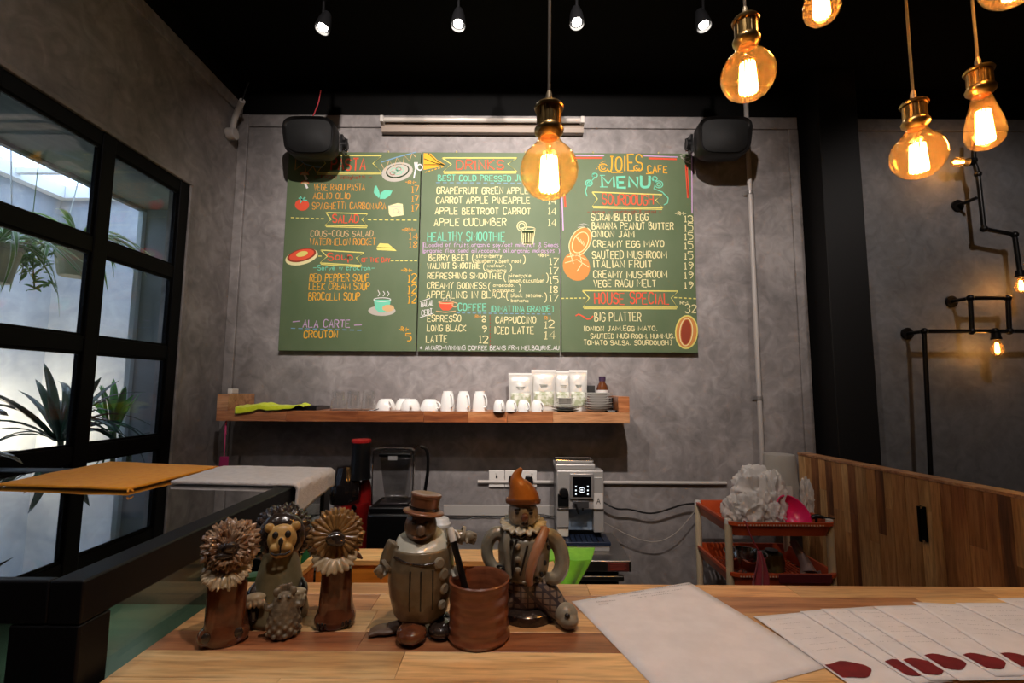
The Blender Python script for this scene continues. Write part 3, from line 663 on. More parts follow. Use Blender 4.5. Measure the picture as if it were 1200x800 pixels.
    fill(L, arc(447.5, 364, 16, 6), 'a'); fill(L, [(438, 351), (458, 351), (456, 362), (452, 366), (444, 366), (440, 362)], 't', h=.0007); draw(L, [arc(448, 351, 10, 2.2), [(443, 347), (445, 344), (443, 340)], [(449, 347), (451, 344), (449, 341)], [(454, 347), (456, 344), (454, 341)]], 'w', .8); fill(L, arc(455, 361, 7, 4), 'p', h=.0009)
    draw(L, [[(345, 182), (357, 192), (371, 196), (378, 196)], [(447, 190), (466, 184), (487, 176.5+2)]], 'b', 1.2)
    draw(L, [[(347, 184), (346, 199), (356, 191)], [(357, 192), (359, 203), (367, 195)], [(367, 195), (372, 204), (376, 196)]], 'o', .9)
    draw(L, [[(447, 192), (451, 200), (456, 188), (462, 196), (465, 185), (472, 193), (474, 182), (480, 189), (483, 179), (487, 184)]], 'p', 1.0)
    # ---- middle panel
    ribbon(Mi, [(518, 185), (606, 185), (595, 192), (606, 201), (519, 201.5), (529, 192.5)])
    w(Mi, 'DRINKS', 535, 590, 187.5, 198.5, 'r', 1.5)
    w(Mi, 'BEST COLD PRESSED JUICE', 513.5, 626, 205.5, 212, 't'); draw(Mi, dash(511, 622, 214, 14, 214.5), 'b', .8)
    w(Mi, 'GRAPEFRUIT GREEN APPLE', 512, 619, 219.5, 227, 'c', 1.15); w(Mi, 'CARROT APPLE PINEAPPLE', 511, 621, 231, 238.5, 'c', 1.15)
    w(Mi, 'APPLE BEETROOT CARROT', 510, 621.5, 243.5, 251, 'c', 1.15); w(Mi, 'APPLE CUCUMBER', 509, 593, 256, 264.5, 'c', 1.15)
    for a, b_ in ((219, 227), (231, 239), (243, 251), (256, 264.5)): w(Mi, '14', 643, 652, a, b_, 'c', 1.2)
    fill(Mi, [(496.5, 176.5+3), (505, 180), (512, 187), (522, 193), (512, 196), (496.5, 199)], 'g'); draw(Mi, [[(497, 186), (510, 191), (521, 193.5)], [(497, 193), (510, 193), (521, 193.5)], [(502, 180), (512, 189), (521, 193.5)]], 'd', 1); draw(Mi, dash(498, 521, 202, 6, 195), 'g', 1)
    fill(Mi, [(612, 270), (626, 269), (625, 286), (613, 286)], 'd'); draw(Mi, [[(610.5, 269), (612.5, 286), (624.5, 286), (627, 267)], arc(619, 268, 8, 2), arc(611.5, 265, 5.5, 5.5), arc(611.5, 265, 3.4, 3.4)]+[[(613+2.2*i, 273), (613.6+2.1*i, 284.5)] for i in range(6)], 'c', .9)
    w(Mi, 'HEALTHY SMOOTHIE', 501, 591.5, 272, 282, 't', 1.2); draw(Mi, dash(501, 590, 283.3, 12), 'b', .6)
    w(Mi, '[Loaded of fruits.organic soy/oat milk.nut & Seeds', 496, 654.5, 284.5, 289.3, 'l', .65); w(Mi, 'organic flax seed oil/coconut oil.organic molasses ]', 497, 655, 291.3, 296, 'l', .65)
    draw(Mi, [[(498, 284), (496, 284), (496, 296.5), (498, 296.5)]], 'l', .7)
    w(Mi, '-RM-', 630, 643, 297, 301, 'c', .8)
    for tx, x0, x1, a, b_ in (('BERRY BEET', 502.5, 549, 298.5, 305.5), ('WALNUT SMOOTHIE', 501, 563, 308, 314.8), ('REFRESHING SMOOTHIE', 501, 588, 319.5, 326.5), ('CREAMY GODNESS', 500.5, 570, 331, 338), ('APPEALING IN BLACK', 500, 592, 341, 349)): w(Mi, tx, x0, x1, a, b_, 'c')
    for x, y0, y1 in ((555, 297, 308), (568, 308, 317), (592, 319, 330), (574, 331, 341), (595, 341, 352)): draw(Mi, [arc(x+1, (y0+y1)/2, 2.4, (y1-y0)/2, 90, 270)], 'c', .8)
    for x, y0, y1 in ((613, 299, 309), (597, 309, 318), (640, 320, 331), (608, 333, 342), (638, 343, 354)): draw(Mi, [arc(x, (y0+y1)/2, 2.4, (y1-y0)/2, -90, 90)], 'c', .8)
    for tx, x0, x1, a, b_ in (('strawberry.', 558, 590, 297.5, 302), ('blueberry.beet root', 557, 611, 303.5, 308), ('walnut.', 571, 593, 309, 313), ('banana', 571, 593, 314.5, 318.5), ('pineapple.', 596, 624, 320.5, 324.8), ('lemon.cucumber', 596, 638, 326, 331), ('avocado.', 578, 603, 332, 336), ('banana', 578, 602, 338, 342), ('black sesame.', 599, 636, 343.5, 348), ('banana', 599, 619, 350, 354)): w(Mi, tx, x0, x1, a, b_, 'c', .7)
    for tx, a, b_ in (('17', 302, 310), ('17', 313, 321), ('15', 324, 332), ('18', 334.5, 343), ('17', 345, 353)): w(Mi, tx, 644.5, 654, a, b_, 'c', 1.1)
    w(Mi, 'HALAL', 493.5, 508, 354, 360, 'w', .9, slope=-.18); w(Mi, 'CERT.', 494, 508, 363.5, 369.5, 'w', .9, slope=-.18); draw(Mi, [[(492, 353.5), (504, 349.5)], [(492, 372), (508, 367)]], 'w', .8)
    fill(Mi, [(514, 354), (532, 354), (530.5, 360), (526, 363.5), (519, 363.5), (515.5, 360)], 'r'); draw(Mi, [arc(533, 357, 3, 2.6), [(511, 364.5), (522, 366), (534, 364.5)], arc(523, 354, 9, 1.6)], 'p', 1.1); draw(Mi, [[(519, 352), (520, 350)], [(523, 352), (524.5, 349)], [(527, 352), (528, 350)]], 'a', .7)
    w(Mi, 'COFFEE', 537, 570, 355.5, 364, 't', 1.25); w(Mi, '[DIMATTINA GRANDE]', 575, 647.5, 358.5, 365, 't', 1.0); draw(Mi, dash(535, 648, 366.5, 18, 368), 'b', .8)
    w(Mi, 'ESPRESSO', 501, 540, 369, 376.5, 'c', 1.1); w(Mi, 'LONG BLACK', 500.5, 546, 380.5, 388, 'c', 1.1); w(Mi, 'LATTE', 499.5, 524, 393, 401, 'c', 1.1)
    w(Mi, 'RM', 557, 563, 369, 372.5, 'o', .8); w(Mi, '8', 564.5, 570, 369.5, 377, 'c', 1.1); w(Mi, '9', 564.5, 570, 381.5, 389, 'c', 1.1); w(Mi, '12', 562, 572, 393, 401.5, 'c', 1.1)
    w(Mi, 'CAPPUCCINO', 581, 628, 371, 378.5, 'c', 1.1); w(Mi, 'RM', 638, 645, 370.5, 374.5, 'o', .8); w(Mi, '12', 638.5, 649.5, 376, 384, 'c', 1.1); w(Mi, 'ICED LATTE', 579.5, 625.5, 383, 391, 'c', 1.1); w(Mi, '14', 638.5, 650.5, 387.5, 397, 'c', 1.1)
    draw(Mi, [[(574.5, 369+4.2*i), (574, 371.4+4.2*i)] for i in range(9)], 'k', 1)
    w(Mi, '* AWARD-WINNING COFFEE BEANS FRM MELBOURNE.AU', 492, 655, 405, 410, 'w', .8)
    # ---- right panel
    w(Rr, 'JOIES', 711.5, 753, 182, 200.5, 'g', 2.0); w(Rr, 'CAFE', 759, 782, 194.5, 202.5, 'g', 1.5)
    draw(Rr, [[(716, 202), (730, 202)], arc(707, 196.5, 5, 4.4, 40, 330), arc(707, 196.5, 2.2, 2, 0, 300), [(757, 203.5), (766, 203)], arc(746, 197, 3.2, 3, 0, 300)], 'g', 1.2); draw(Rr, [[(699+1.6*i, 198-3*i+.25*i*i), (699.8+1.6*i, 197.4-3*i+.25*i*i)] for i in range(7)], 'g', 1)
    w(Rr, 'MENU', 706, 761, 206.5, 219.5, 't', 3.2); draw(Rr, [[(703, 219), (712, 219)], [(703, 205.5), (709, 205.5)]], 't', 1)
    draw(Rr, [[(698, 203), (694, 205), (696, 209), (692, 213), (688, 218), (686, 224), (688, 230)], arc(690, 214.5, 4, 3.4), arc(690, 214.5, 1.8, 1.6), arc(697, 205.5, 3, 2.6), [(764, 208), (768, 214), (766, 221), (776, 225), (783, 232), (782, 238), (778, 240)], arc(772, 216, 4.6, 4), arc(772, 216, 2.2, 2), arc(767, 209.5, 3, 2.6)], 't', 1.15)
    ribbon(Rr, [(694, 225), (776, 228), (768, 234.5), (777, 243.5), (694, 242), (700, 233)])
    w(Rr, 'SOURDOUGH', 706, 765.5, 228, 240, 'r', 1.5)
    w(Rr, '- serve w sourdough & salad -', 688, 775, 246, 250, 'k', .7)
    rows = (('SCRAMBLED EGG', 693, 759.5, 250.5, 258.5, '13', 252.5, 260), ('BANANA PEANUT BUTTER', 694, 789, 261, 268.5, '15', 262, 270.5), ('ONION JAM', 694, 743, 270.5, 278, '15', 273, 280.5), ('CREAMY EGG MAYO', 695, 778, 282, 289.5, '15', 283.5, 291.5), ('SAUTEED MUSHROOM', 694, 781, 294, 302.5, '15', 295.5, 303.5), ('ITALIAN FRUIT', 695.5, 764, 305.5, 313.5, '19', 307, 315.5), ('CREAMY MUSHROOM', 695.5, 781.5, 317.5, 325.5, '19', 318.5, 326.5), ('VEGE RAGU MELT', 696, 768.5, 328, 336, '19', 330, 338))
    for tx, x0, x1, a, b_, pr, c_, d_ in rows: w(Rr, tx, x0, x1, a, b_, 'c', 1.15); w(Rr, pr, 802.5, 812, c_, d_, 'c', 1.2)
    w(Rr, '-RM-', 791, 804, 248, 252, 'c', .9)
    ribbon(Rr, [(682.5, 340.5), (794.5, 341), (786.5, 349), (794, 360), (683, 360), (690.5, 349)])
    w(Rr, 'HOUSE SPECIAL', 697, 784, 343, 356, 'r', 1.6); draw(Rr, dash(658, 688, 349.5, 6, 349)+dash(790, 818, 348.5, 5, 350), 'y', 1.2)
    w(Rr, 'RM', 797, 806, 352.5, 356.5, 'c', .8); w(Rr, '32', 803, 816, 357, 366.5, 'c', 1.3)
    draw(Rr, [[(674.5, 370), (678, 368), (683, 370.5), (688, 374), (692, 373.5), (695, 370)]], 'r', 1.5)
    w(Rr, 'BIG PLATTER', 697, 751, 366, 376, 'c', 1.05)
    w(Rr, '[ONION JAM.EGG MAYO.', 684, 770, 382, 387.5, 'c', .95); w(Rr, 'SAUTEED MUSHROOM. HUMMUS.', 692, 790.5, 391, 396.5, 'c', .95); w(Rr, 'TOMATO SALSA. SOURDOUGH]', 684, 786, 398.5, 404, 'c', .95)
    fill(Rr, arc(804.5, 389, 13.5, 20, rot=4), 'y'); fill(Rr, arc(804.5, 389, 12, 18.3, rot=4), 'n', h=.0007); fill(Rr, arc(804, 389, 6, 14.5, rot=4), 'k', h=.0009); draw(Rr, [arc(804, 389, 7.5, 16, rot=4)], 'c', 1)
    fill(Rr, arc(680, 283, 11.5, 18, rot=28), 'n'); draw(Rr, [arc(680, 283, 11.5, 18, rot=28), arc(680, 284, 8.5, 13, rot=28)], 'c', .9); draw(Rr, [[(674+3*i, 276+2*i), (680+2*i, 284+2*i)] for i in range(4)], 'c', .6)
    fill(Rr, arc(675.5, 312, 15.5, 17.5, rot=-30), 'n', h=.0007); draw(Rr, [[(664, 301), (676, 299), (688, 305)], [(662, 308), (676, 304), (690, 313)], [(676, 318), (682, 309)], [(668, 296), (672, 309)], [(679, 296), (682, 309)]], 'c', .9)
    draw(Rr, [[(678, 263.5), (684, 262), (690, 264)], [(677, 266.5), (683, 265), (688, 267)]], 'a', .8)
    draw(Rr, [[(672, 182), (708, 182.5)], [(754, 182.5), (794, 184)]], 'l', 1.4); draw(Rr, [[(672, 185), (706, 185)], [(760, 185.5), (793, 186.5)], [(661.5, 228), (662.5, 243)]], 'r', 2.2)
    draw(Rr, [[(810.5, 181), (811, 250)], [(658.5, 230), (660, 270)]], 'l', 1.4); draw(Rr, [[(803.5, 193), (806, 232)], [(805, 196), (807, 230)]], 'r', 1.9)
    draw(Rr, [arc(801, 183.5, 3, 2.4, 0, 300), arc(806, 187, 3, 2.6, 0, 300), [(797, 182), (804, 190), (811, 192)]], 'a', 1.1)
boards()
# ------------------------------------------------------------------ fluorescent fitting, conduits, sockets, cables on the wall
def wall_fittings():
    a = P(447, 145, Y=D-.05); b = P(684, 147, Y=D-.05)
    t = thing('tube_light', 'unlit fluorescent tube batten mounted above the menu boards', 'lamp', ((a.x+b.x)/2, D, a.z))
    z = (a.z+b.z)/2; cm = mat('cream metal', (.24, .19, .15), .45)
    MB().prism([(a.x, D-.013, z-.045), (a.x, D-.013, z+.03), (a.x, D-.035, z+.03), (a.x, D-.055, z-.02), (a.x, D-.045, z-.045)], (b.x-a.x, 0, 0)).build('batten', cm, t, smooth=False, bevel=.002)
    MB().cyl((a.x+.02, D-.072, z+.015), (b.x-.02, D-.072, z+.015), .014, n=20).build('tube', mat('white tube glass', (.42, .38, .34), .15, coat=.6), t)
    for x in (a.x, b.x-.022): MB().box((x, D-.09, z-.006), (x+.022, D-.030, z+.034)).build('tube_holder', mat('white holder', (.42, .39, .35), .4), t, bevel=.003)
    gm = mat('grey conduit', (.36, .33, .31), .45)
    c = thing('vertical_conduit', 'grey vertical conduit pipe with saddle clips on the right of the back wall', 'pipe', (P(893, 500, Y=D).x, D, 0))
    x = P(884, 350, Y=D-.025).x
    MB().tube([(x, D-.03, P(884, 560, Y=D).z-.25), (x, D-.03, ZC-.02)], .0135, 14).build('pipe', gm, c)
    for py in (228, 466): z = P(884, py, Y=D).z; MB().box((x-.03, D-.012, z-.01), (x+.03, D-.0101, z+.01)).cyl((x, D-.03, z-.01), (x, D-.03, z+.01), .017).build('clip', mat('conduit clip', (.25, .23, .22), .4, .5), c)
    h = thing('horizontal_conduit', 'grey horizontal conduit pipe low on the wall right of the coffee machine', 'pipe', (P(780, 565, Y=D).x, D, P(780, 565, Y=D).z))
    z = P(770, 565, Y=D).z
    MB().tube([(P(560, 565, Y=D).x, D-.012, z), (P(850, 565, Y=D).x, D-.012, z)], .010, 12).build('pipe', mat('pale conduit', (.40, .37, .34), .45), h)
    # short elbow pipe at top of the left wall
    p = P(273, 150, X=XL+.03); q = P(284, 118, X=XL+.12)
    e = thing('elbow_pipe', 'short grey bent conduit stub at top of left wall corner', 'pipe', p)
    MB().tube([p+Vector((0, 0, -.03)), p+Vector((0, 0, .03)), p+Vector((.015, 0, .09)), q], .016, 14).build('pipe', gm, e)
    MB().cyl(p+Vector((-.028, 0, -.035)), p+Vector((.02, 0, -.035)), .034, n=24).build('junction_box', gm, e, bevel=.003)
    MB().tube([q, q+Vector((.01, 0, .05)), q+Vector((.03, 0, .11))], .003, 6).build('wire', BLKPL, e)
    # socket strip
    s0 = P(573, 551, Y=D-.01); s1 = P(629, 571, Y=D-.01); xm = s0.x+(s1.x-s0.x)*.33
    wm = mat('white plastic', (.60, .57, .53), .35)
    for k, (xa, xb, lb) in enumerate(((s0.x, xm-.001, 'single white three pin wall socket with nothing plugged in'), (xm+.001, s1.x, 'double white wall socket with two black plugs in it'))):
        t = thing('wall_socket', lb, 'socket', ((xa+xb)/2, D, s1.z))
        MB().box((xa, D-.012, s1.z), (xb, D-.0005, s0.z)).build('face_plate', wm, t, bevel=.003)
        n = 1 if k == 0 else 2
        for j in range(n):
            cx = xa+(xb-xa)*(j+.5)/n; cz = (s0.z+s1.z)/2-.008; bb = MB()
            bb.box((cx-.005, D-.0132, cz+.012), (cx+.005, D-.0121, cz+.028)); bb.box((cx-.022, D-.0132, cz-.014), (cx-.012, D-.0121, cz-.008)); bb.box((cx+.012, D-.0132, cz-.014), (cx+.022, D-.0121, cz-.008))
            bb.build('pin_slots', BLKPL, t, smooth=False)
            MB().box((cx-.008+.02*(k), D-.015, s0.z-.018), (cx+.004+.02*k, D-.0121, s0.z-.008)).build('switch', wm, t, bevel=.001)
            if k == 1:
                pl = thing('plug', ('black power plug in the left outlet of double socket', 'black power plug in the right outlet of double socket')[j], 'plug', (cx, D-.02, cz))
                MB().prism([(cx-.018, D-.0135, cz+.03), (cx+.018, D-.0135, cz+.03), (cx+.025, D-.0135, cz), (cx+.018, D-.0135, cz-.026), (cx-.018, D-.0135, cz-.026), (cx-.025, D-.0135, cz)], (0, -.03, 0)).build('plug_body', BLKPL, pl, bevel=.004)
                MB().tube([(cx, D-.03, cz-.024), (cx+.002, D-.032, cz-.07), (cx-.02-.03*j, D-.03, cz-.16), (cx-.02, D-.03, ZS+.012)], .0045, 8).build('cord', BLKPL, pl)
    # trunking behind the clown
    a = P(626, 592, Y=D-.01); b_ = P(652, 604, Y=D-.01)
    t = MB().box((P(520, 600, Y=D).x, D-.02, b_.z+.0), (b_.x, D-.0005, a.z)).build('cable_trunking', mat('trunking grey', (.30, .28, .26), .5), bevel=.002); tag(t, 'pale rectangular cable trunking low on wall behind the clown figurines', 'trunking')
    # cables between coffee machine and trolley
    Y = D-.05
    pts = [(706, 588), (722, 597), (738, 596), (762, 603), (785, 596), (803, 590), (822, 590), (832, 587), (845, 588)]
    t = MB().tube([P(x, y, Y=Y) for x, y in pts], .0048, 8).build('power_cable', BLKPL); tag(t, 'black sagging power cable from coffee machine to trolley', 'cable')
    pts = [(706, 611), (735, 627), (765, 637), (790, 628), (808, 607), (821, 590)]
    t = MB().tube([P(x, y, Y=Y-.015) for x, y in pts], .0028, 8).build('thin_cable', mat('grey cable', (.28, .25, .22), .5)); tag(t, 'thin grey cable drooping in a loop between counter and trolley', 'cable')
    pts = [(520, 607), (545, 609), (560, 604), (590, 607), (625, 601), (655, 607)]
    t = MB().tube([P(x, y, Y=Y-.10) for x, y in pts], .004, 8).build('short_cable', BLKPL); tag(t, 'black cable running along the wall behind the clown figurines', 'cable')
    p = P(366, 138, Y=2.46); q = P(376, 106, Y=2.40)
    t = MB().tube([p, p.lerp(q, .5)+Vector((.01, 0, 0)), q], .003, 6).build('red_wire', mat('red wire', (.35, .03, .04), .5)); tag(t, 'thin red wire rising from the left loudspeaker into darkness', 'wire')
wall_fittings()
# ------------------------------------------------------------------ loudspeakers
def speakers():
    for k, (xa, xb, sgn, lab) in enumerate(((331, 397, 1, 'black wedge loudspeaker bracketed above the left end of menu'), (822, 890, -1, 'black wedge loudspeaker bracketed above the right end of menu'))):
        yf = 2.40
        A = P(xa-4, 140, Y=yf); B = P(xb-4, 140, Y=yf); z1 = P((xa+xb)/2, 135, Y=yf).z; z0 = P((xa+xb)/2, 177, Y=yf).z
        cx = (A.x+B.x)/2; w_ = (B.x-A.x)/2*.98; h = (z1-z0)
        t = thing('loudspeaker', lab, 'speaker', (cx, D, z0), 'pair of wall loudspeakers')
        # tilted rounded shell, narrower at the bottom and toward the back
        def ring(y, sx, za, zb, n=28, ex=4.0):
            o = []
            for i in range(n):
                a = 2*PI*i/n; c_, s_ = math.cos(a), math.sin(a)
                x = math.copysign(abs(c_)**(2/ex), c_)*w_*sx; z = math.copysign(abs(s_)**(2/ex), s_)
                taper = 1-.10*(1-z)/2
                o.append(Vector((cx+x*taper, y+.03*(1-z)/2, (za+zb)/2+z*(zb-za)/2)))
            return o
        b = MB(); prev = None
        spec = [(yf+.02, .90, z0+.012, z1-.010), (yf, .96, z0+.004, z1-.003), (yf+.012, 1.0, z0, z1), (yf+.09, .97, z0+.0, z1+.004), (yf+.16, .80, z0+.05, z1-.01), (yf+.19, .70, z0+.07, z1-.03)]
        rings = [[b.bm.verts.new(v) for v in ring(*s)] for s in spec]
        n = 28
        for r1, r2 in zip(rings, rings[1:]):
            for i in range(n): b.bm.faces.new((r1[i], r1[(i+1) % n], r2[(i+1) % n], r2[i]))
        b.bm.faces.new(rings[0]); b.bm.faces.new(rings[-1][::-1])
        b.build('cabinet', mat('speaker shell', (.006, .0055, .0055), .45, spec=.3), t, angle=60)
        b = MB(); rg = [b.bm.verts.new(v+Vector((0, -.003, 0))) for v in ring(yf+.016, .86, z0+.016, z1-.014)]; b.bm.faces.new(rg); b.build('grille', mat('speaker cloth', (.006, .006, .006), .8, bump=.4, bscale=600), t, thick=.002)
        s = sgn
        MB().box((cx+s*w_*1.0-.006, yf+.10, z0+.05), (cx+s*w_*1.0+.008, yf+.15, z1-.05)).cyl((cx+s*(w_+.0), yf+.125, (z0+z1)/2), (cx+s*(w_+.026), yf+.125, (z0+z1)/2), .028, n=18).cyl((cx+s*(w_+.02), yf+.125, (z0+z1)/2-.035), (cx+s*(w_+.02), yf+.125, (z0+z1)/2+.035), .009, n=12).build('bracket_knob', BLKPL, t)
        MB().box((cx-.03, yf+.17, (z0+z1)/2+.045), (cx+.03, D-.013, (z0+z1)/2+.085)).build('wall_bracket', BLKPL, t, bevel=.004)
speakers()
# ------------------------------------------------------------------ ceiling spotlights
def spot(p, label, watt, aim, on=True, group='ceiling spotlights', blend=.8, size=130, soft=.03):
    t = thing('ceiling_spotlight', label, 'spotlight', p, group)
    hd = (Vector(aim)-p).normalized(); q = p+Vector((0, 0, .06))
    MB().lathe([(0, .0), (.035, .0), (.04, .004), (.04, .02), (0, .02)], (p.x, p.y, ZC-.0205), 20).build('ceiling_rose', BLKPL, t)
    MB().cyl(q, (p.x, p.y, ZC-.02), .006).build('stem', BLKPL, t)
    MB().lathe([(0, -.085), (.018, -.085), (.028, -.05), (.034, .006), (.031, .006), (.025, -.02), (0, -.02)], p, 24, axis=hd).build('lamp_head', BLKPL, t)
    MB().lathe([(0, -.002), (.020, -.002), (.020, -.010), (0, -.010)], p, 24, axis=hd).build('lens', mat('spot lens glow', (1, 1, 1), .5, emit=(1, .93, .84), estr=25), t)
    l = bpy.data.lights.new('spot_lamp', 'SPOT'); l.energy = watt; l.color = (1, .90, .84); l.spot_size = R(size); l.spot_blend = blend; l.shadow_soft_size = soft
    o = bpy.data.objects.new('spot_lamp', l); C.objects.link(o); o.parent = t; o.location = hd*.008
    o.rotation_euler = hd.to_track_quat('-Z', 'Y').to_euler()
zsp = 1.60
for k, (px, py, ax, lb) in enumerate(((378, 33, -.55, 'tilted leftmost small black ceiling spotlight glowing white'), (537, 29, 0, 'ceiling spotlight second from the left, facing down'), (676, 27, .05, 'ceiling spotlight just right of the centre pendant wire'), (825, 30, .5, 'tilted ceiling spotlight left of the second globe pendant'))):
    p = P(px, py, Z=zsp); spot(p, lb, SPOT_BACK, (p.x+ax*.6, p.y-.5, 0.8), size=110)
for k, (x, aimx, e) in enumerate(((-.48, -.45, 1.0), (.30, .35, 1.15))):
    spot(Vector((x, .80, CZ+1.66)), ('spotlight above the camera shining on the menu, left one', 'spotlight above the camera shining on the menu, right one')[k], SPOT_MAIN*e, (aimx, 2.7, CZ+.85), size=88, soft=.02, blend=1)
spot(Vector((.1, .35, CZ+1.66)), 'spotlight above the wooden counter pointing straight down', 66, (.15, .72, CZ-.4), size=84)
spot(Vector((-1.0, .2, CZ+1.66)), 'extra unseen spotlight added above the display case to brighten the left side', 26, (-1.35, 1.45, CZ-.2), size=110)  # extra unseen lamp, added to lift the left wall and case top
spot(Vector((2.2, 1.3, CZ+1.66)), 'spotlight added out of view on the right to brighten the dark wall', 45, (2.6, 2.7, CZ+.2), size=100)  # added lamp with no visible source, brightens the far right wall
# ------------------------------------------------------------------ filament pendants
BRASS = mat('aged brass', (.42, .27, .10), .28, 1, col2=(.55, .36, .14), scale=40)
AMBER = glassy('amber bulb glass', (1.0, .80, .50), .07, .02, (1, .85, .6), haze=.03)
FIL = mat('glowing filament', (1, .6, .2), .5, emit=(1, .62, .22), estr=60)
def pendant(px, py, d, kind, label, watt=BULB_W):
    c = P(px, py, d=d)             # centre of the glass
    t = thing('filament_pendant', label, 'pendant lamp', c, 'filament bulb pendants')
    if kind == 'globe':
        r = .0475; prof = [(0, -r)]+[(r*math.sin(R(a)), -r*math.cos(R(a))) for a in range(8, 150, 8)]+[(.021, .048), (.0155, .058), (.014, .066)]
        zs = .060
    else:
        prof = [(0, -.052), (.010, -.0515), (.020, -.047), (.028, -.038), (.032, -.025), (.0315, -.012), (.028, .006), (.023, .026), (.018, .045), (.0145, .06), (.0138, .068)]; zs = .062
    MB().lathe(prof, c, 48).build('glass_bulb', AMBER, t)
    # squirrel cage filament
    b = MB(); n = 14; h0, h1 = (-.030, .022) if kind == 'globe' else (-.034, .026)
    r1, r2 = (.0150, .0120) if kind == 'globe' else (.0135, .010)
    for i in range(n):
        a = 2*PI*i/n; a2 = 2*PI*(i+.5)/n
        b.tube([c+Vector((r2*math.cos(a), r2*math.sin(a), h1)), c+Vector((r1*math.cos(a), r1*math.sin(a), h0))], .0014, 5)
        b.tube([c+Vector((r1*math.cos(a), r1*math.sin(a), h0)), c+Vector((r1*math.cos(a2), r1*math.sin(a2), h0-.003)), c+Vector((r2*math.cos(a2+.22), r2*math.sin(a2+.22), h1))], .0009, 5, smooth=0)
    b.build('filament', FIL, t)
    MB().lathe([(0, .0), (.004, .0), (.0045, .03), (.008, .045), (.0, .05)], c+Vector((0, 0, h1-.012)), 16).build('glass_stem', glassy('stem glass', (.95, .8, .6), .05), t)
    # brass holder: screw collar, ring, ribbed cup, ring, cap
    z = zs; rb = lambda a, j: 1-.045*(math.cos(16*a) > .55)
    MB().lathe([(.0145, z-.004), (.019, z), (.0235, z+.005), (.0245, z+.010), (.0225, z+.014), (.0215, z+.016), (.0, z+.016)], c, 40).build('collar', BRASS, t)
    MB().lathe([(.0, z+.0162), (.0205, z+.0162), (.0205, z+.045), (0, z+.045)], c, 96, ripple=rb).build('ribbed_cup', BRASS, t, angle=25)
    MB().lathe([(0, z+.0452), (.0235, z+.0452), (.0245, z+.049), (.022, z+.053), (.014, z+.056), (0, z+.057)], c, 40).build('cap', BRASS, t)
    MB().lathe([(0, z+.0572), (.006, z+.0572), (.005, z+.072), (.0032, z+.078), (0, z+.078)], c, 20).build('cord_grip', mat('dull brass', (.25, .2, .13), .5, .6), t)
    MB().tube([c+Vector((0, 0, z+.077)), c+Vector((0.003, 0.001, .5)), (c.x-.002, c.y, ZC-.0)], .0026, 8).build('cord', mat('brown cord', (.09, .07, .05), .7), t)
    l = bpy.data.lights.new('bulb_lamp', 'POINT'); l.energy = watt; l.color = (1, .66, .36); l.shadow_soft_size = .012
    o = bpy.data.objects.new('bulb_lamp', l); C.objects.link(o); o.parent = t
pendant(643.5, 200, .77, 'globe', 'glowing globe filament bulb hanging in front of the menu board')
pendant(876.5, 88, .88, 'globe', 'glowing globe filament bulb hanging above the right loudspeaker')
pendant(962, -2, .92, 'pear', 'filament bulb at top edge, only its glowing lower half showing')
pendant(1076, 182, .95, 'globe', 'glowing globe filament bulb hanging lowest at right beside a pear bulb')
pendant(1153, 145, .93, 'pear', 'pear shaped glowing filament bulb hanging at far right')
pendant(1186, -24, .86, 'globe', 'globe bulb in top right corner, only its base of glass showing')
# ------------------------------------------------------------------ black pipe wall lamp, far right
def pipe_lamp():
    Y = D-.10; q = lambda x, y, dy=0: P(x, y, Y=Y+dy)
    t = thing('pipe_wall_lamp', 'industrial black iron pipe lamp zigzagging across the dark right wall', 'wall lamp', q(1100, 560))
    pm = mat('black iron pipe', (.014, .013, .013), .35, .6); r = .0115
    def pipe(pts): MB().tube(pts, r, 12, smooth=0).build('pipe', pm, t)
    def elb(p, rr=.019): MB().ell(p, rr, 14, 8).build('elbow', pm, t)
    segs = [((1141, 158), (1141, 188)), ((1146, 204), (1153, 268)), ((1153, 268), (1189, 275)), ((1189, 275), (1195, 318)),
            ((1137, 349), (1181, 349)), ((1137, 349), (1139, 388)), ((1181, 349), (1183, 388)), ((1083, 388), (1230, 388)), ((1083, 388), (1091, 560))]
    for a, b in segs: pipe([q(*a), q(*b)])
    pipe([q(1141, 188), q(1146, 204)])
    for e in ((1141, 188), (1146, 204), (1153, 268), (1189, 275), (1137, 349), (1181, 349), (1139, 388), (1183, 388), (1083, 388), (1166, 388)): elb(q(*e))
    for e in ((1137, 349), (1083, 388), (1144, 232)):
        p = q(*e); MB().cyl(p, (p.x, D+.018, p.z), .010).cyl((p.x, D+.006, p.z), (p.x, D+.019, p.z), .034, n=20).build('wall_flange', pm, t)
    p = q(1141, 188)
    def bulb(p, ax, w_=1.0):
        ax = Vector(ax)
        MB().lathe([(0, -.005), (.019, -.005), (.021, .02), (.024, .022), (.024, .032), (0, .032)], p, 20, axis=ax).build('lamp_holder', pm, t)
        MB().lathe([(.011, .03), (.014, .045), (.024, .065), (.029, .085), (.026, .105), (.015, .120), (0, .126)], p, 28, axis=ax).build('glass_bulb', AMBER, t)
        b = MB(); c = p+ax*.078; u = ax.orthogonal().normalized(); v = ax.cross(u)
        for i in range(8):
            a = 2*PI*i/8; o_ = u*math.cos(a)*.008+v*math.sin(a)*.008; b.tube([c-ax*.025+o_*.6, c+ax*.026+o_], .0018, 5)
        b.build('filament', FIL, t)
        l = bpy.data.lights.new('bulb_lamp', 'POINT'); l.energy = w_; l.color = (1, .55, .24); l.shadow_soft_size = .015
        o = bpy.data.objects.new('bulb_lamp', l); C.objects.link(o); o.parent = t; o.location = c-t.location
    bulb(q(1140, 190), (-1, 0, 0), .8); bulb(q(1195, 318), (0, 0, -1), .9); bulb(q(1167, 391), (0, 0, -1), .8)
pipe_lamp()
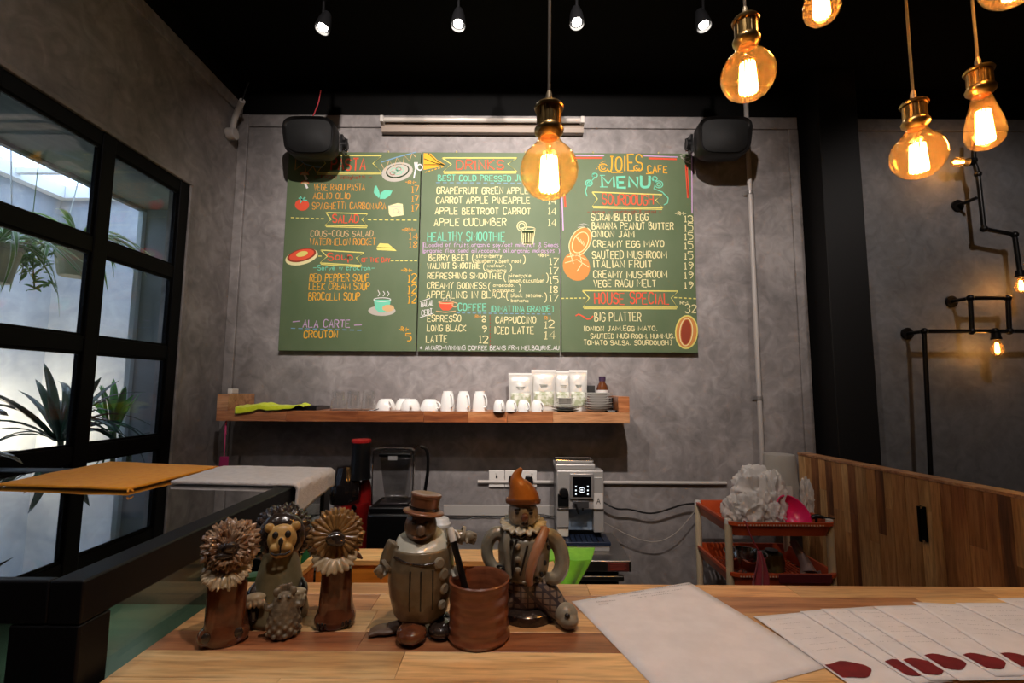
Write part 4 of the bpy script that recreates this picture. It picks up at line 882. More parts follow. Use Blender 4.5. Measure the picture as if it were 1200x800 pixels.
# ------------------------------------------------------------------ wooden half wall with door (right)
def half_wall():
    a = P(937, 530, Y=D-.05); z = a.z; b = P(1200, 580, Z=z-CZ); b = a+(b-a)*1.5   # top edge runs toward the viewer
    t = thing('wooden_half_wall', 'half-height partition of vertical mixed brown wood staves at right', 'partition', (a.x, a.y, 0))
    ws = [wood('partition oak', lin((168, 118, 68)), lin((196, 144, 90)), lin((216, 168, 112)), 'Z', .5, .1), wood('partition walnut', lin((100, 62, 36)), lin((140, 90, 52)), lin((170, 118, 72)), 'Z', .5, .1), wood('partition teak', lin((144, 90, 50)), lin((178, 118, 68)), lin((202, 144, 88)), 'Z', .5, .1), wood('partition pale', lin((176, 134, 84)), lin((208, 164, 110)), lin((226, 186, 132)), 'Z', .5, .1)]
    dvec = (b-a); dvec.z = 0; Lt = dvec.length; u = dvec.normalized(); n = Vector((-u.y, u.x, 0))
    if n.x > 0: n = -n
    s = 0
    core = MB(); core.hexa([a.xy.to_3d()+n*-.001, b.xy.to_3d()+n*-.001, b.xy.to_3d()-n*.05, a.xy.to_3d()-n*.05], [v.xy.to_3d()+Vector((0, 0, z-.012)) for v in (a+n*-.001, b+n*-.001, b-n*.05, a-n*.05)])
    core.build('core_panel', ws[2], t, smooth=False)
    while s < Lt-.01:
        wd = min(random.uniform(.035, .062), Lt-s); z0 = .02; zz = z-.012-random.choice((0, 0, 0, .15, .3))*0
        cuts = [z-.0125]
        zc = cuts[0]-random.uniform(.12, .75)
        while zc > .15: cuts.append(zc); zc -= random.uniform(.3, .8)
        cuts.append(.01)
        for k in range(len(cuts)-1):
            p0 = a.xy.to_3d()+u*(s+.0004); p1 = a.xy.to_3d()+u*(s+wd-.0004); o = n*(.011+random.uniform(-.0008, .0008))
            B_ = [p0, p1, p1+o, p0+o]
            MB().hexa([v+Vector((0, 0, cuts[k+1]+.0004)) for v in B_], [v+Vector((0, 0, cuts[k]-.0004)) for v in B_]).build('stave', random.choice(ws), t, bevel=.0008, seg=1)
        s += wd
    c0, c1 = a+n*.014, b+n*.014
    MB().hexa([Vector((v.x, v.y, z-.012)) for v in (c0, c1, b-n*.053, a-n*.053)], [Vector((v.x, v.y, z)) for v in (c0, c1, b-n*.053, a-n*.053)]).build('top_cap', SWOOD[2], t, bevel=.001)
    # flush black handle
    h0 = P(1083, 592, X=None, Y=None, Z=None, d=1) - CAM
    # intersect ray with stave face plane
    def hit(px, py):
        v = P(px, py, d=1)-CAM; pl = a+n*.012; tt = (pl-CAM).dot(n)/v.dot(n); return CAM+v*tt
    p = hit(1083, 593); q = hit(1084, 634)
    hb = MB(); hw = u*.012
    for i, (zz0, zz1, o0, o1) in enumerate(((q.z, p.z, 0, .006),)):
        m_ = (p+q)/2; m_ = Vector((m_.x, m_.y, 0))
        B_ = [m_-hw, m_+hw, m_+hw+n*o1, m_-hw+n*o1]; hb.hexa([v+Vector((0, 0, zz0)) for v in B_], [v+Vector((0, 0, zz1)) for v in B_])
    hd = thing('door_handle', 'black and chrome recessed pull handle on the wooden partition', 'handle', m_+Vector((0, 0, q.z)))
    hb.build('handle_plate', BLACKM, hd, bevel=.002)
    ch = mat('chrome', (.6, .6, .6), .12, 1)
    for zz in (q.z+.006, p.z-.006): MB().cyl(m_+n*.004+Vector((0, 0, zz)), m_+n*.022+Vector((0, 0, zz)), .006).build('post', ch, hd)
    MB().tube([m_+n*.022+Vector((0, 0, q.z)), m_+n*.022+Vector((0, 0, p.z))], .006, 12).build('grip', BLACKM, hd)
half_wall()
# ------------------------------------------------------------------ things on the wall shelf
def shelf_things():
    y = 2.50; z = ZSH+.0006
    sx = lambda px, Y=y: P(px, 480, Y=Y).x
    # clear tumblers
    gl = glassy('tumbler glass', (.965, .97, .965), .05, .02)
    for k, (px, lb) in enumerate(((396, 'clear upturned drinking glass, leftmost of three on the shelf'), (414, 'clear upturned drinking glass, middle of three on the shelf'), (431.5, 'clear upturned drinking glass beside the white cups, rightmost of three'))):
        c = Vector((sx(px), y, z)); t = thing('drinking_glass', lb, 'glass', c, 'upturned glasses on the shelf')
        MB().lathe([(.040, 0), (.039, .03), (.034, .065), (.033, .105), (.0, .106)], c, 28).lathe([(.0375, .0), (.0365, .03), (.031, .065), (.030, .098), (0, .098)], c, 28).build('tumbler', gl, t)
        MB().lathe([(.0385, 0), (.0405, 0), (.0405, .003), (.0385, .003)], c, 28, closed=True).build('rim', glassy('glass rim', (.8, .8, .8), .35, .05), t)
    # upturned cups: shape, handle
    def cup(kind):
        t = thing('cup', 'proto', 'cup', (0, 0, 0))
        if kind == 'wide': prof = [(.058, 0), (.058, .012), (.052, .036), (.040, .055), (.034, .059), (.033, .064), (.0, .0645), (0, .058), (.034, .05), (.05, .025), (.054, .0)]; hp = [(.054, .016), (.076, .014), (.08, .034), (.06, .048), (.045, .046)]; rr = .0045
        elif kind == 'tall': prof = [(.044, 0), (.044, .025), (.040, .06), (.034, .088), (.0295, .097), (.029, .104), (0, .1045), (0, .096), (.032, .082), (.039, .04), (.040, 0)]; hp = [(.041, .022), (.062, .02), (.068, .05), (.055, .082), (.034, .084)]; rr = .005
        else: prof = [(.033, 0), (.033, .02), (.030, .04), (.024, .055), (.0195, .058), (.019, .062), (0, .0625), (0, .056), (.022, .05), (.029, .02), (.029, 0)]; hp = [(.030, .014), (.046, .012), (.05, .03), (.04, .046), (.026, .046)]; rr = .0035
        MB().lathe(prof, (0, 0, 0), 36).build('cup_body', WHITE, t)
        MB().tube([(x, 0, zz) for x, zz in hp], rr, 10).build('handle', WHITE, t)
        return t
    spec = [('wide', [(452, .04, -.9), (467, -.02, -1.1), (481, .03, -1.35), (504, .02, -.55)], ['low white upturned cup beside the glasses, leftmost of four', 'low white upturned cup partly hidden, second of the four wide cups', 'low white upturned cup with handle facing front, third of the four', 'low white upturned cup next to the tall cups, last of the four'], 'low white cups upturned on the shelf'),
            ('tall', [(524.5, 0, -.6), (543, 0, -.55), (562, 0, -.45)], ['tall white upturned cup, left of the three tall ones', 'tall white upturned cup, middle of the three tall ones', 'tall white upturned cup, right of the three tall ones'], 'tall white cups upturned on the shelf'),
            ('small', [(585, -.03, -.8), (599, -.01, -.6), (613.5, 0, -.5), (629.5, 0, -.45)], ['small white espresso cup, leftmost of four before coffee bags', 'small white espresso cup, second of four before coffee bags', 'small white espresso cup, third of four before coffee bags', 'small white espresso cup right beside the saucer stack'], 'small espresso cups upturned on the shelf')]
    for kind, ps, labs, grp in spec:
        pr = cup(kind)
        for i, ((px, dy, rz), lb) in enumerate(zip(ps, labs)):
            yy = {'wide': y, 'tall': y-.005, 'small': y-.03}[kind]+dy
            loc = (P(px, 480, Y=yy).x, yy, z)
            if kind == 'wide': loc = (P(px, 480, Y=yy).x, yy+(.10 if i == 1 else 0)*0, z)
            o = pr if i == 0 else copy_tree(pr, loc, rz, lb)
            o.location = loc; o.rotation_euler = (0, 0, rz); o['label'] = lb; o['group'] = grp
            if kind == 'wide' and i == 1: o.location.y = y+.108
            o.scale = {'wide': (.90, .90, .95), 'tall': (.86, .86, 1), 'small': (.92, .92, 1)}[kind]
            if kind != 'wide': o.rotation_euler.z -= .35
    # saucers and plates
    def plate(r, h): return [(0, 0), (r*.55, 0), (r*.62, h*.3), (r*.98, h*.85), (r, h), (r*.96, h), (r*.6, h*.5), (0, h*.4)]
    def stack(px, yy, items, name, cat, grp, labf):
        zz = z
        for i, (r, h, st, mm) in enumerate(items):
            o = MB().lathe(plate(r, h), (0, 0, 0), 44).build(name, mm); o.location = (P(px, 478, Y=yy).x, yy, zz); tag(o, labf(i, len(items)), cat, grp); zz += st
    dark = mat('dark slate plate', (.03, .03, .03), .35)
    gw = mat('ivory ceramic', (.66, .64, .60), .2, coat=.4)
    ordn = ['lowest', 'second from the bottom', 'third from the bottom', 'fourth from the bottom', 'fifth from the bottom', 'sixth from the bottom', 'seventh from the bottom', 'topmost']
    sit = [(.072, .010, .011, dark), (.074, .012, .008, WHITE), (.074, .012, .010, WHITE)]
    stack(662.5, 2.50, sit, 'saucer', 'saucer', 'wide saucers in the low stack', lambda i, n: ('dark saucer at the bottom of the low saucer stack', 'wide white saucer lying on the dark bottom one', 'wide white saucer under the small saucers')[i])
    zz = z+.033
    for i in range(5):
        o = MB().lathe(plate(.053, .009), (0, 0, 0), 40).build('saucer', gw); o.location = (P(662, 478, Y=2.5).x, 2.50, zz); tag(o, ('small ivory saucer lowest of five on the low stack', 'small ivory saucer second of five on the low stack', 'small ivory saucer midway of five on the low stack', 'small ivory saucer fourth of five on the low stack', 'small ivory saucer on top of the low stack')[i], 'saucer', 'small saucers on the low stack'); zz += .0075
    zz = z
    for i in range(8):
        o = MB().lathe(plate(.077 if i else .070, .013), (0, 0, 0), 44).build('plate', WHITE); o.location = (P(701, 478, Y=2.5).x, 2.50, zz); tag(o, 'white plate in the taller stack by the shelf end, %s' % ordn[i], 'plate', 'white plates stacked by the shelf end'); zz += .0125
    # coffee pouches
    pm = mat('white foil pouch', (.62, .61, .57), .28, .25, bump=.35, bscale=14, coat=.2); lm = mat('pouch print', (.30, .33, .20), .5, col2=(.62, .62, .54), scale=28, contrast=(.42, .58)); tx = mat('pouch lettering', (.22, .24, .20), .5)
    for k, (xa, xb, yt, Y, tilt, lb) in enumerate(((595.5, 624.5, 437, 2.615, .05, 'leftmost white coffee pouch on the shelf, shorter than the rest'), (622.5, 651.5, 433, 2.64, .03, 'second white coffee pouch with pale sealed top'), (650, 670, 434, 2.655, .03, 'third coffee pouch, mostly behind its neighbours'), (667, 688.5, 433, 2.615, .04, 'rightmost white coffee pouch behind the plate stacks'))):
        a, b_ = P(xa, 470, Y=Y).x, P(xb, 470, Y=Y).x; h = P(600, yt, Y=Y).z-z; cx = (a+b_)/2; hw = (b_-a)/2
        t = thing('coffee_pouch', lb, 'pouch', (cx, Y, z), 'white coffee pouches on the shelf')
        B = MB()
        for sgn in (-1, 1):
            def f(u, v):
                e = math.sin(PI*u)**.5; top = max(0, 1-v*1.12)**.6 if v < .89 else 0
                dpt = .026*e*min(1, top+.0)*(1 if v < .85 else max(0, (.89-v)/.04)); dpt += .003*noise.noise(Vector((u*5+k, v*7, sgn)))*e*(v < .85)
                return Vector((cx+(u*2-1)*hw*(1-.05*math.sin(PI*v)), Y+sgn*(dpt+.0006), z+v*h))
            B.grid(f, 12, 22)
        B.build('bag', pm, t)
        MB().grid(lambda u, v: Vector((cx+(u*2-1)*hw*.8, Y-.0015-.026*math.sin(PI*(.1+.8*u))**.5*max(0, 1-(.1+v*.36)*1.12)**.6-.001, z+h*(.1+v*.36))), 10, 6).build('label_print', lm, t, thick=.0004)
        bb = MB()
        for q_ in range(3): bb.grid(lambda u, v: Vector((cx+(u*2-1)*hw*(.35-.06*q_), Y-.0018-.026*max(0, 1-(.62-.03*q_)*1.12)**.6-.001, z+h*(.62-.03*q_+.012*v))), 5, 1)
        bb.build('pouch_lettering', tx, t, thick=.0003)
        MB().box((cx-hw*.96, Y-.002, z+h*.95), (cx+hw*.96, Y+.002, z+h)).build('seal_strip', mat('pale seal', (.72, .71, .68), .35), t)
    # brown bottle
    Y = 2.63; c = Vector((P(706, 470, Y=Y).x, Y, z)); t = thing('brown_bottle', 'brown glass bottle with white label and dark cap behind the plate stack', 'bottle', c)
    hh = P(706, 441, Y=Y).z-z
    MB().lathe([(0, 0), (.03, 0), (.033, .004), (.033, hh*.62), (.028, hh*.74), (.018, hh*.82), (.016, hh*.9), (0, hh*.9)], c, 32).build('bottle_body', mat('brown glass', (.10, .03, .01), .08, coat=.8), t)
    MB().lathe([(.0334, hh*.25), (.0336, hh*.25), (.0336, hh*.60), (.0334, hh*.60)], c, 32, closed=True).build('label_band', mat('white label', (.6, .57, .54), .6), t)
    MB().lathe([(0, hh*.86), (.019, hh*.86), (.019, hh), (0, hh)], c, 28).build('cap', mat('dark violet cap', (.04, .02, .05), .35), t)
    MB().box((c.x-.022, Y-.0345, c.z+hh*.42), (c.x-.008, Y-.0338+.002, c.z+hh*.5)).build('red_mark', mat('red print', (.5, .03, .02), .5), t)
    a = P(688, 470, Y=2.64).x; t = thing('tea_tin', 'small black and red box between pouches and brown bottle', 'box', (a+.022, 2.64, z))
    zt_ = P(690, 451.5, Y=2.64).z
    MB().box((a, 2.62, z), (a+.042, 2.66, zt_)).build('box_body', mat('black carton', (.02, .02, .02), .4), t, bevel=.0015)
    MB().box((a+.002, 2.6185, z+(zt_-z)*.25), (a+.040, 2.6197, z+(zt_-z)*.62)).build('red_label', mat('red carton print', (.35, .05, .03), .5, col2=(.12, .02, .02), scale=90), t)
    # dark stand and gadget at the right end
    a = P(717.5, 470, Y=2.55).x; t = thing('dark_coaster_box', 'small black box leaning in the corner at the right end of the shelf', 'box', (a+.02, 2.56, z))
    MB().box((a, 2.56, z), (SH1-.0585, 2.64, z+.075)).build('box_shell', BLKPL, t, bevel=.003)
    a = P(709, 480, Y=2.455).x; t = thing('small_remote', 'small flat black gadget lying in front of the plate stack', 'remote', (a+.03, 2.46, z))
    MB().box((a, 2.445, z), (a+.062, 2.475, z+.012)).build('remote_body', BLKPL, t, bevel=.003); MB().box((a+.012, 2.4445, z+.006), (a+.05, 2.4449, z+.009)).build('remote_strip', mat('grey plastic', (.3, .3, .3), .4), t)
    # thin black spoon near the glasses
    o = MB().tube([P(432, 480, Y=2.45)*1, P(440, 479.5, Y=2.46), P(444, 478, Y=2.47)], [.002, .003, .002], 8).build('dark_spoon', BLKPL)
    dz = z+.004-P(438, 479.5, Y=2.46).z; o.location = (0, 0, dz); tag(o, 'thin black spoon end lying at the shelf edge near the glasses', 'spoon')
    # white box on left upstand
    c = Vector((P(264, 459, Y=2.56).x, 2.56, ZSH+.0826)); a0 = P(255.5, 460, Y=2.54).x
    t = thing('white_adapter_box', 'small white plastic box resting on the left upstand of shelf', 'box', c)
    MB().box((max(a0, SH0-.01), 2.54, c.z), (P(272, 460, Y=2.54).x, 2.60, c.z+.027)).build('box_case', mat('white plastic', (.60, .57, .53), .35), t, bevel=.003)
    # dark tray with lime cloth
    xa, xb = P(300, 478, Y=2.5).x, P(373, 478, Y=2.5).x
    t = thing('black_tray', 'flat black tray lying at the left end of the shelf', 'tray', ((xa+xb)/2, 2.54, z))
    MB().box((xa, 2.475, z), (xb, 2.66, z+.008)).box((xa, 2.475, z+.008), (xb, 2.48, z+.018)).box((xa, 2.655, z+.008), (xb, 2.66, z+.018)).box((xa, 2.4802, z+.008), (xa+.005, 2.6548, z+.018)).box((xb-.005, 2.4802, z+.008), (xb, 2.6548, z+.018)).build('tray_body', BLKPL, t)
    x0, x1 = P(278, 480, Y=2.45).x, P(358, 478, Y=2.45).x
    def f(u, v):
        x = x0+(x1-x0)*u; yy = YF-.012+.17*v*(1-.45*u); zz = z+.022+.008*noise.noise(Vector((u*6, v*4, 1)))+.012*math.exp(-((u-.35)/.1)**2)+.010*math.exp(-((u-.92)/.06)**2)
        if yy < YF-.002: zz -= .0
        lim = (1-.85*u)
        if v < .25: zz -= (.25-v)/.25*.040*lim; yy = YF-.010
        return Vector((x, yy, zz))
    o = MB().grid(f, 40, 20).build('lime_cloth', mat('lime cotton', lin((196, 208, 20)), .85, col2=lin((212, 222, 36)), scale=40, sheen=.3), thick=.004); tag(o, 'crumpled lime green cloth over the front edge of black tray', 'cloth')
    # fly swatter hanging under the shelf
    p0 = P(265, 494, Y=2.47); p1 = P(262, 545, Y=2.47)
    t = thing('pink_swatter', 'pink plastic swatter hanging below the left end of the shelf', 'swatter', p1)
    MB().tube([Vector((p0.x, 2.47, ZSH-.0555)), p0.lerp(p1, .3)], .005, 8, smooth=0).tube([p0.lerp(p1, .3), p0.lerp(p1, .82)], .0028, 8, smooth=0).build('stick', mat('pink plastic', (.50, .06, .16), .4), t)
    q = p0.lerp(p1, .80); MB().box((q.x-.022, 2.467, q.z-.10), (q.x+.024, 2.473, q.z)).build('paddle', mat('magenta plastic', (.30, .02, .09), .45), t, bevel=.002)
shelf_things()
# ------------------------------------------------------------------ appliances on the steel counter
def coffee_machine():
    Yf = P(660, 644, Z=-.79).y+.0; q = lambda x, y, Y=None: P(x, y, Y=Y or Yf)
    z0 = ZS+.0006; xa, xb = q(653, 600).x, q(709, 600).x; zt = q(680, 552).z; Yb = D-.10
    t = thing('coffee_machine', 'silver bean-to-cup coffee machine with black touch display on steel counter', 'coffee machine', ((xa+xb)/2, (Yf+Yb)/2, z0))
    sil = mat('silver plastic', (.42, .40, .38), .38, .35); dk = mat('dark grey plastic', (.045, .043, .045), .35); bl = mat('blue protective film', (.13, .18, .25), .25, col2=(.30, .37, .45), scale=14)
    zr = q(680, 598).z
    MB().box((xa, Yf+.11, z0), (xb, Yb, zt-.004)).build('housing', dk, t, bevel=.008)
    MB().box((xa, Yf+.02, zr), (xb, Yf+.109, zt)).build('head', sil, t, bevel=.006)
    MB().box((xa-.006, Yf+.03, zt+.0005), (q(699, 549).x, Yb-.02, zt+.030)).build('top_lid', sil, t, bevel=.006)
    b = MB(); r = zt+.045; b.tube([(xa, Yf+.05, r), (q(698, 549).x, Yf+.05, r), (q(698, 549).x, Yb-.05, r), (xa, Yb-.05, r), (xa, Yf+.05, r)], .004, 8, smooth=0)
    for x, y in ((xa, Yf+.05), (q(698, 549).x, Yf+.05), (xa, Yb-.05), (q(698, 549).x, Yb-.05)): b.cyl((x, y, zt+.03), (x, y, r), .004, n=8)
    b.build('cup_rail', mat('chrome', (.6, .6, .6), .12, 1), t)
    bz = MB().box((q(668, 555).x, Yf+.006, q(668, 585).z), (q(696, 555).x, Yf+.0195, q(668, 555).z)).build('display_bezel', mat('satin bezel', (.34, .32, .31), .35, .5), t, bevel=.004)
    MB().box((q(671.5, 559).x, Yf+.003, q(668, 582).z), (q(692.5, 559).x, Yf+.0058, q(668, 558.5).z)).build('display', mat('black display', (.004, .004, .005), .08, coat=1), bz)
    ic = mat('display icons', (.7, .8, .85), .5, emit=(.8, .9, 1), estr=.9); b = MB()
    for x in (675, 689):
        for y in (570, 574.5, 579): b.box((q(x-.8, y).x, Yf+.0022, q(x, y+.8).z), (q(x+.8, y).x, Yf+.0029, q(x, y-.8).z))
    c = q(682, 574, Yf+.0022); b.lathe([(.0125, 0), (.0145, 0), (.0145, .0006), (.0125, .0006)], c, 28, axis=(0, -1, 0), closed=True); b.box((q(680.5, 595).x, Yf+.0022, q(0+680, 577).z), (q(683.5, 595).x, Yf+.0029, q(680, 576).z)).box((q(680.5, 595).x, Yf+.0022, q(680, 572).z), (q(683.5, 595).x, Yf+.0029, q(680, 571).z)).box((q(680.5, 595).x, Yf+.0022, q(680, 574.5).z), (q(683.5, 595).x, Yf+.0029, q(680, 573.5).z)).build('icons', ic, bz, smooth=False)
    MB().lathe([(0, .0), (.024, 0), (.022, .018), (.012, .02), (0, .02)], q(660.5, 577, Yf+.019), 24, axis=(0, -1, .1)).build('steam_knob', BLKPL, t)
    MB().box((q(654, 595).x, Yf+.008, q(660, 594).z), (q(667, 595).x, Yf+.0195, q(660, 579).z)).build('steam_block', BLKPL, t, bevel=.003)
    MB().box((q(671, 595).x, Yf-.006, q(680, 595).z), (q(690, 595).x, Yf+.0055, q(680, 586.5).z)).build('spout_block', dk, t, bevel=.003)
    b = MB(); b.cyl(q(674, 590, Yf-.008), q(678, 602, Yf-.016), .006, .005, n=12); b.cyl(q(683, 592, Yf), q(683, 598, Yf), .005, n=12).build('spouts', BLKPL, t)
    MB().box((q(696.5, 595).x, Yf+.0175, q(700, 597).z), (q(707.5, 595).x, Yf+.0197, q(700, 579).z)).build('paper_sticker', mat('sticker paper', (.6, .56, .52), .6), t)
    wm = MB(); zc = q(702, 588).z; cx = q(702, 588).x
    for p in ([(-.009, -.014), (0, .014)], [(0, .014), (.009, -.014)], [(-.005, -.003), (.005, -.003)]): wm.stroke(p, .003, Vector((cx, Yf+.0172, zc)), OX, OZ, NY)
    wm.build('sticker_letter', mat('ink', (.03, .03, .03), .6), t, smooth=False)
    wm = MB(); a = q(697, 560)
    wm.box((a.x, Yf+.0185, a.z-.003), (q(707, 595).x, Yf+.0198, a.z+.001)).build('brand_strip', mat('pale print', (.75, .74, .7), .4), t)
    # lower front with protective film, drip tray
    MB().box((q(668, 595).x, Yf+.075, q(680, 626).z), (q(696.5, 595).x, Yf+.1095, zr-.001)).build('film_panel', bl, t)
    MB().box((xa, Yf+.03, q(680, 620).z), (q(667.5, 595).x, Yf+.1095, zr-.001)).build('side_column', sil, t, bevel=.003)
    MB().box((q(697, 595).x, Yf+.03, q(680, 626).z), (xb, Yf+.1095, zr-.001)).build('side_column', sil, t, bevel=.003)
    MB().box((q(654, 595).x, Yf+.04, z0+.046), (q(667.5, 595).x, Yf+.1, q(680, 619).z)).build('cream_cup', mat('cream plastic', (.62, .56, .46), .4), t, bevel=.006)
    tr = MB().box((xa, Yf-.03, z0+.028), (q(714, 595).x, Yf+.109, z0+.045)).build('drip_tray', mat('dark blue tray', (.02, .03, .06), .25, .3), t, bevel=.003)
    b = MB()
    for i in range(9): b.box((xa+.012+i*(q(714, 595).x-xa-.02)/9, Yf-.02, z0+.0452), (xa+.016+i*(q(714, 595).x-xa-.02)/9, Yf+.08, z0+.047))
    b.build('grate', BLACKM, tr, smooth=False)
    MB().box((xa+.002, Yf-.022, z0), (q(713, 595).x, Yf+.109, z0+.0275)).build('tray_base', sil, t, bevel=.003)
    MB().box((xa+.003, Yf-.0245, z0+.002), (q(675, 595).x, Yf-.0222, z0+.025)).build('green_sticker', mat('green sticker', (.22, .38, .08), .5), t)
    return Yf
YCM = coffee_machine()
def juicer():
    Y = 2.22; z0 = ZS+.0006; q = lambda x, y: P(x, y, Y=Y); s = Y/F
    cx = q(412, 600).x; t = thing('slow_juicer', 'red and black slow juicer with tall feed chute beside the blender', 'juicer', (cx, Y, z0))
    red = mat('red gloss plastic', (.22, .008, .008), .18, coat=.6); bk = mat('smoky jar', (.010, .008, .008), .1, coat=.8)
    z = lambda y: q(420, y).z
    b = MB(); prof = [(0, z0), (.085, z0), (.09, z0+.02), (.085, z(628)), (.075, z(608)), (.082, z(595)), (.078, z(588)), (0, z(588))]
    b.lathe([(r, zz-z0) for r, zz in prof], (cx, Y, z0), 36).build('base', red, t)
    xr = q(426, 595).x
    MB().lathe([(0, 0), (.036, 0), (.034, .05), (.022, .10), (.016, .115), (0, .118)], (xr, Y+.02, z(590)-.01), 28).build('motor_tower', red, t)
    MB().lathe([(0, 0), (.066, 0), (.072, .03), (.07, .075), (.052, .12), (.04, .16), (0, .165)], (q(405, 595).x, Y-.01, z(588)+.001), 36).build('juice_bowl', bk, t)
    xc = q(421.5, 595).x
    MB().lathe([(0, 0), (.05, 0), (.044, .04), (.041, z(518)-z(560)), (0, z(518)-z(560))], (xc, Y-.01, z(560)), 32).build('feed_chute', BLKPL, t)
    MB().lathe([(0, 0), (.044, 0), (.045, .006), (.043, .014), (0, .016)], (xc, Y-.01, z(517.8)), 32).build('chute_lid', mat('red lid', (.35, .012, .012), .3), t)
    MB().lathe([(0, 0), (.012, 0), (.012, .006), (0, .009)], (q(422, 595).x, Y-.083, z(589)), 20, axis=(0, -1, 0)).build('chrome_button', mat('chrome', (.6, .6, .6), .12, 1), t)
    MB().lathe([(0, 0), (.014, 0), (.012, .05), (0, .05)], (q(392, 595).x, Y-.06, z(575)), 16, axis=(-.6, -.5, -.1)).build('outlet_spout', BLKPL, t)
    MB().box((q(390, 595).x, Y-.083, z(578)), (q(392.5, 595).x, Y-.078, z(560))).build('yellow_strip', mat('yellow tag', (.5, .38, .03), .5), t)
    # blender with clear sound cover
    Y = 2.12; q = lambda x, y: P(x, y, Y=Y)
    xa, xb = q(434, 595).x, q(484, 595).x; t = thing('enclosed_blender', 'commercial blender in a clear rounded sound cover on black base', 'blender', ((xa+xb)/2, Y+.08, z0))
    zb = P(0+460, 594, Y=Y).z; zt = P(460, 525, Y=Y).z
    MB().box((xa-.01, Y-.02, z0), (q(504, 595).x, Y+.20, zb-.025)).build('motor_base', BLKPL, t, bevel=.012)
    MB().box((xa-.004, Y-.01, zb-.0245), (xb+.01, Y+.19, zb)).build('cover_seat', BLKPL, t, bevel=.004)
    clr = glassy('clear cover', (.80, .80, .80), .07, .03)
    MB().box((xa, Y, zb+.0005), (xb, Y+.18, zt)).build('sound_cover', clr, t, bevel=.018, seg=4)
    edge = glassy('thick clear edge', (.6, .6, .6), .45, .08)
    r_ = .018; b = MB(); b.tube([(xa+.004, Y+.002, zb+.01), (xa+.002, Y+.002, zt-r_), (xa+r_, Y+.002, zt-.003), (xb-r_, Y+.002, zt-.003), (xb-.002, Y+.002, zt-r_), (xb-.004, Y+.002, zb+.01)], .0035, 8, smooth=1).build('cover_rim', edge, t)
    cx = (xa+xb)/2; jb = MB(); w1, w2 = .045, .07
    h0, h1 = zb+.012, zt-.045
    jb.hexa([(cx-w1, Y+.05, h0), (cx+w1, Y+.05, h0), (cx+w1, Y+.14, h0), (cx-w1, Y+.14, h0)], [(cx-w2, Y+.03, h1), (cx+w2, Y+.03, h1), (cx+w2, Y+.16, h1), (cx-w2, Y+.16, h1)]).build('jug', glassy('jug plastic', (.72, .72, .72), .12, .1), t, bevel=.01, seg=3)
    MB().box((cx-w2-.004, Y+.028, h1+.001), (cx+w2+.004, Y+.162, h1+.02)).build('jug_lid', BLKPL, t, bevel=.006)
    MB().box((cx-.022, Y-.0015, zt-.052), (cx+.018, Y-.0004, zt-.034)).build('cover_latch', mat('grey plastic', (.3, .3, .3), .4), t)
    b = MB(); b.tube([(xb+.012, Y+.06, zt+.0), (xb+.045, Y+.07, zt-.01), (xb+.050, Y+.08, zt-.10), (xb+.03, Y+.09, zb+.02)], .008, 10).build('cover_hinge', BLKPL, t)
    MB().box((xa+.03, Y+.03, zb+.001), (xb-.03, Y+.15, zb+.011)).build('jug_seat', mat('wet plastic', (.06, .05, .055), .1, coat=1), t, bevel=.003)
    # lidded tub behind the hat figurine
    Y = 2.14; s = Y/F; c = P(517, 640, Y=Y); c.z = ZS+.0006; zt = P(517, 616, Y=Y).z
    t = thing('white_tub', 'white paper cup with lid and printed line behind the hatted figurine', 'cup', c)
    MB().lathe([(0, 0), (.028, 0), (.038, zt-c.z), (0, zt-c.z)], c, 32).build('tub_body', mat('white paper cup', (.62, .60, .56), .5), t)
    MB().lathe([(0, 0), (.041, 0), (.041, .012), (.034, .018), (.032, .03), (.026, .036), (0, .037)], Vector((c.x, c.y, zt+.0003)), 32).build('lid', WHITE, t)
    MB().lathe([(.0372, zt-c.z-.018), (.0378, zt-c.z-.018), (.038, zt-c.z-.014), (.0374, zt-c.z-.014)], c, 32, closed=True).build('print_band', mat('ink', (.03, .03, .03), .6), t)
juicer()
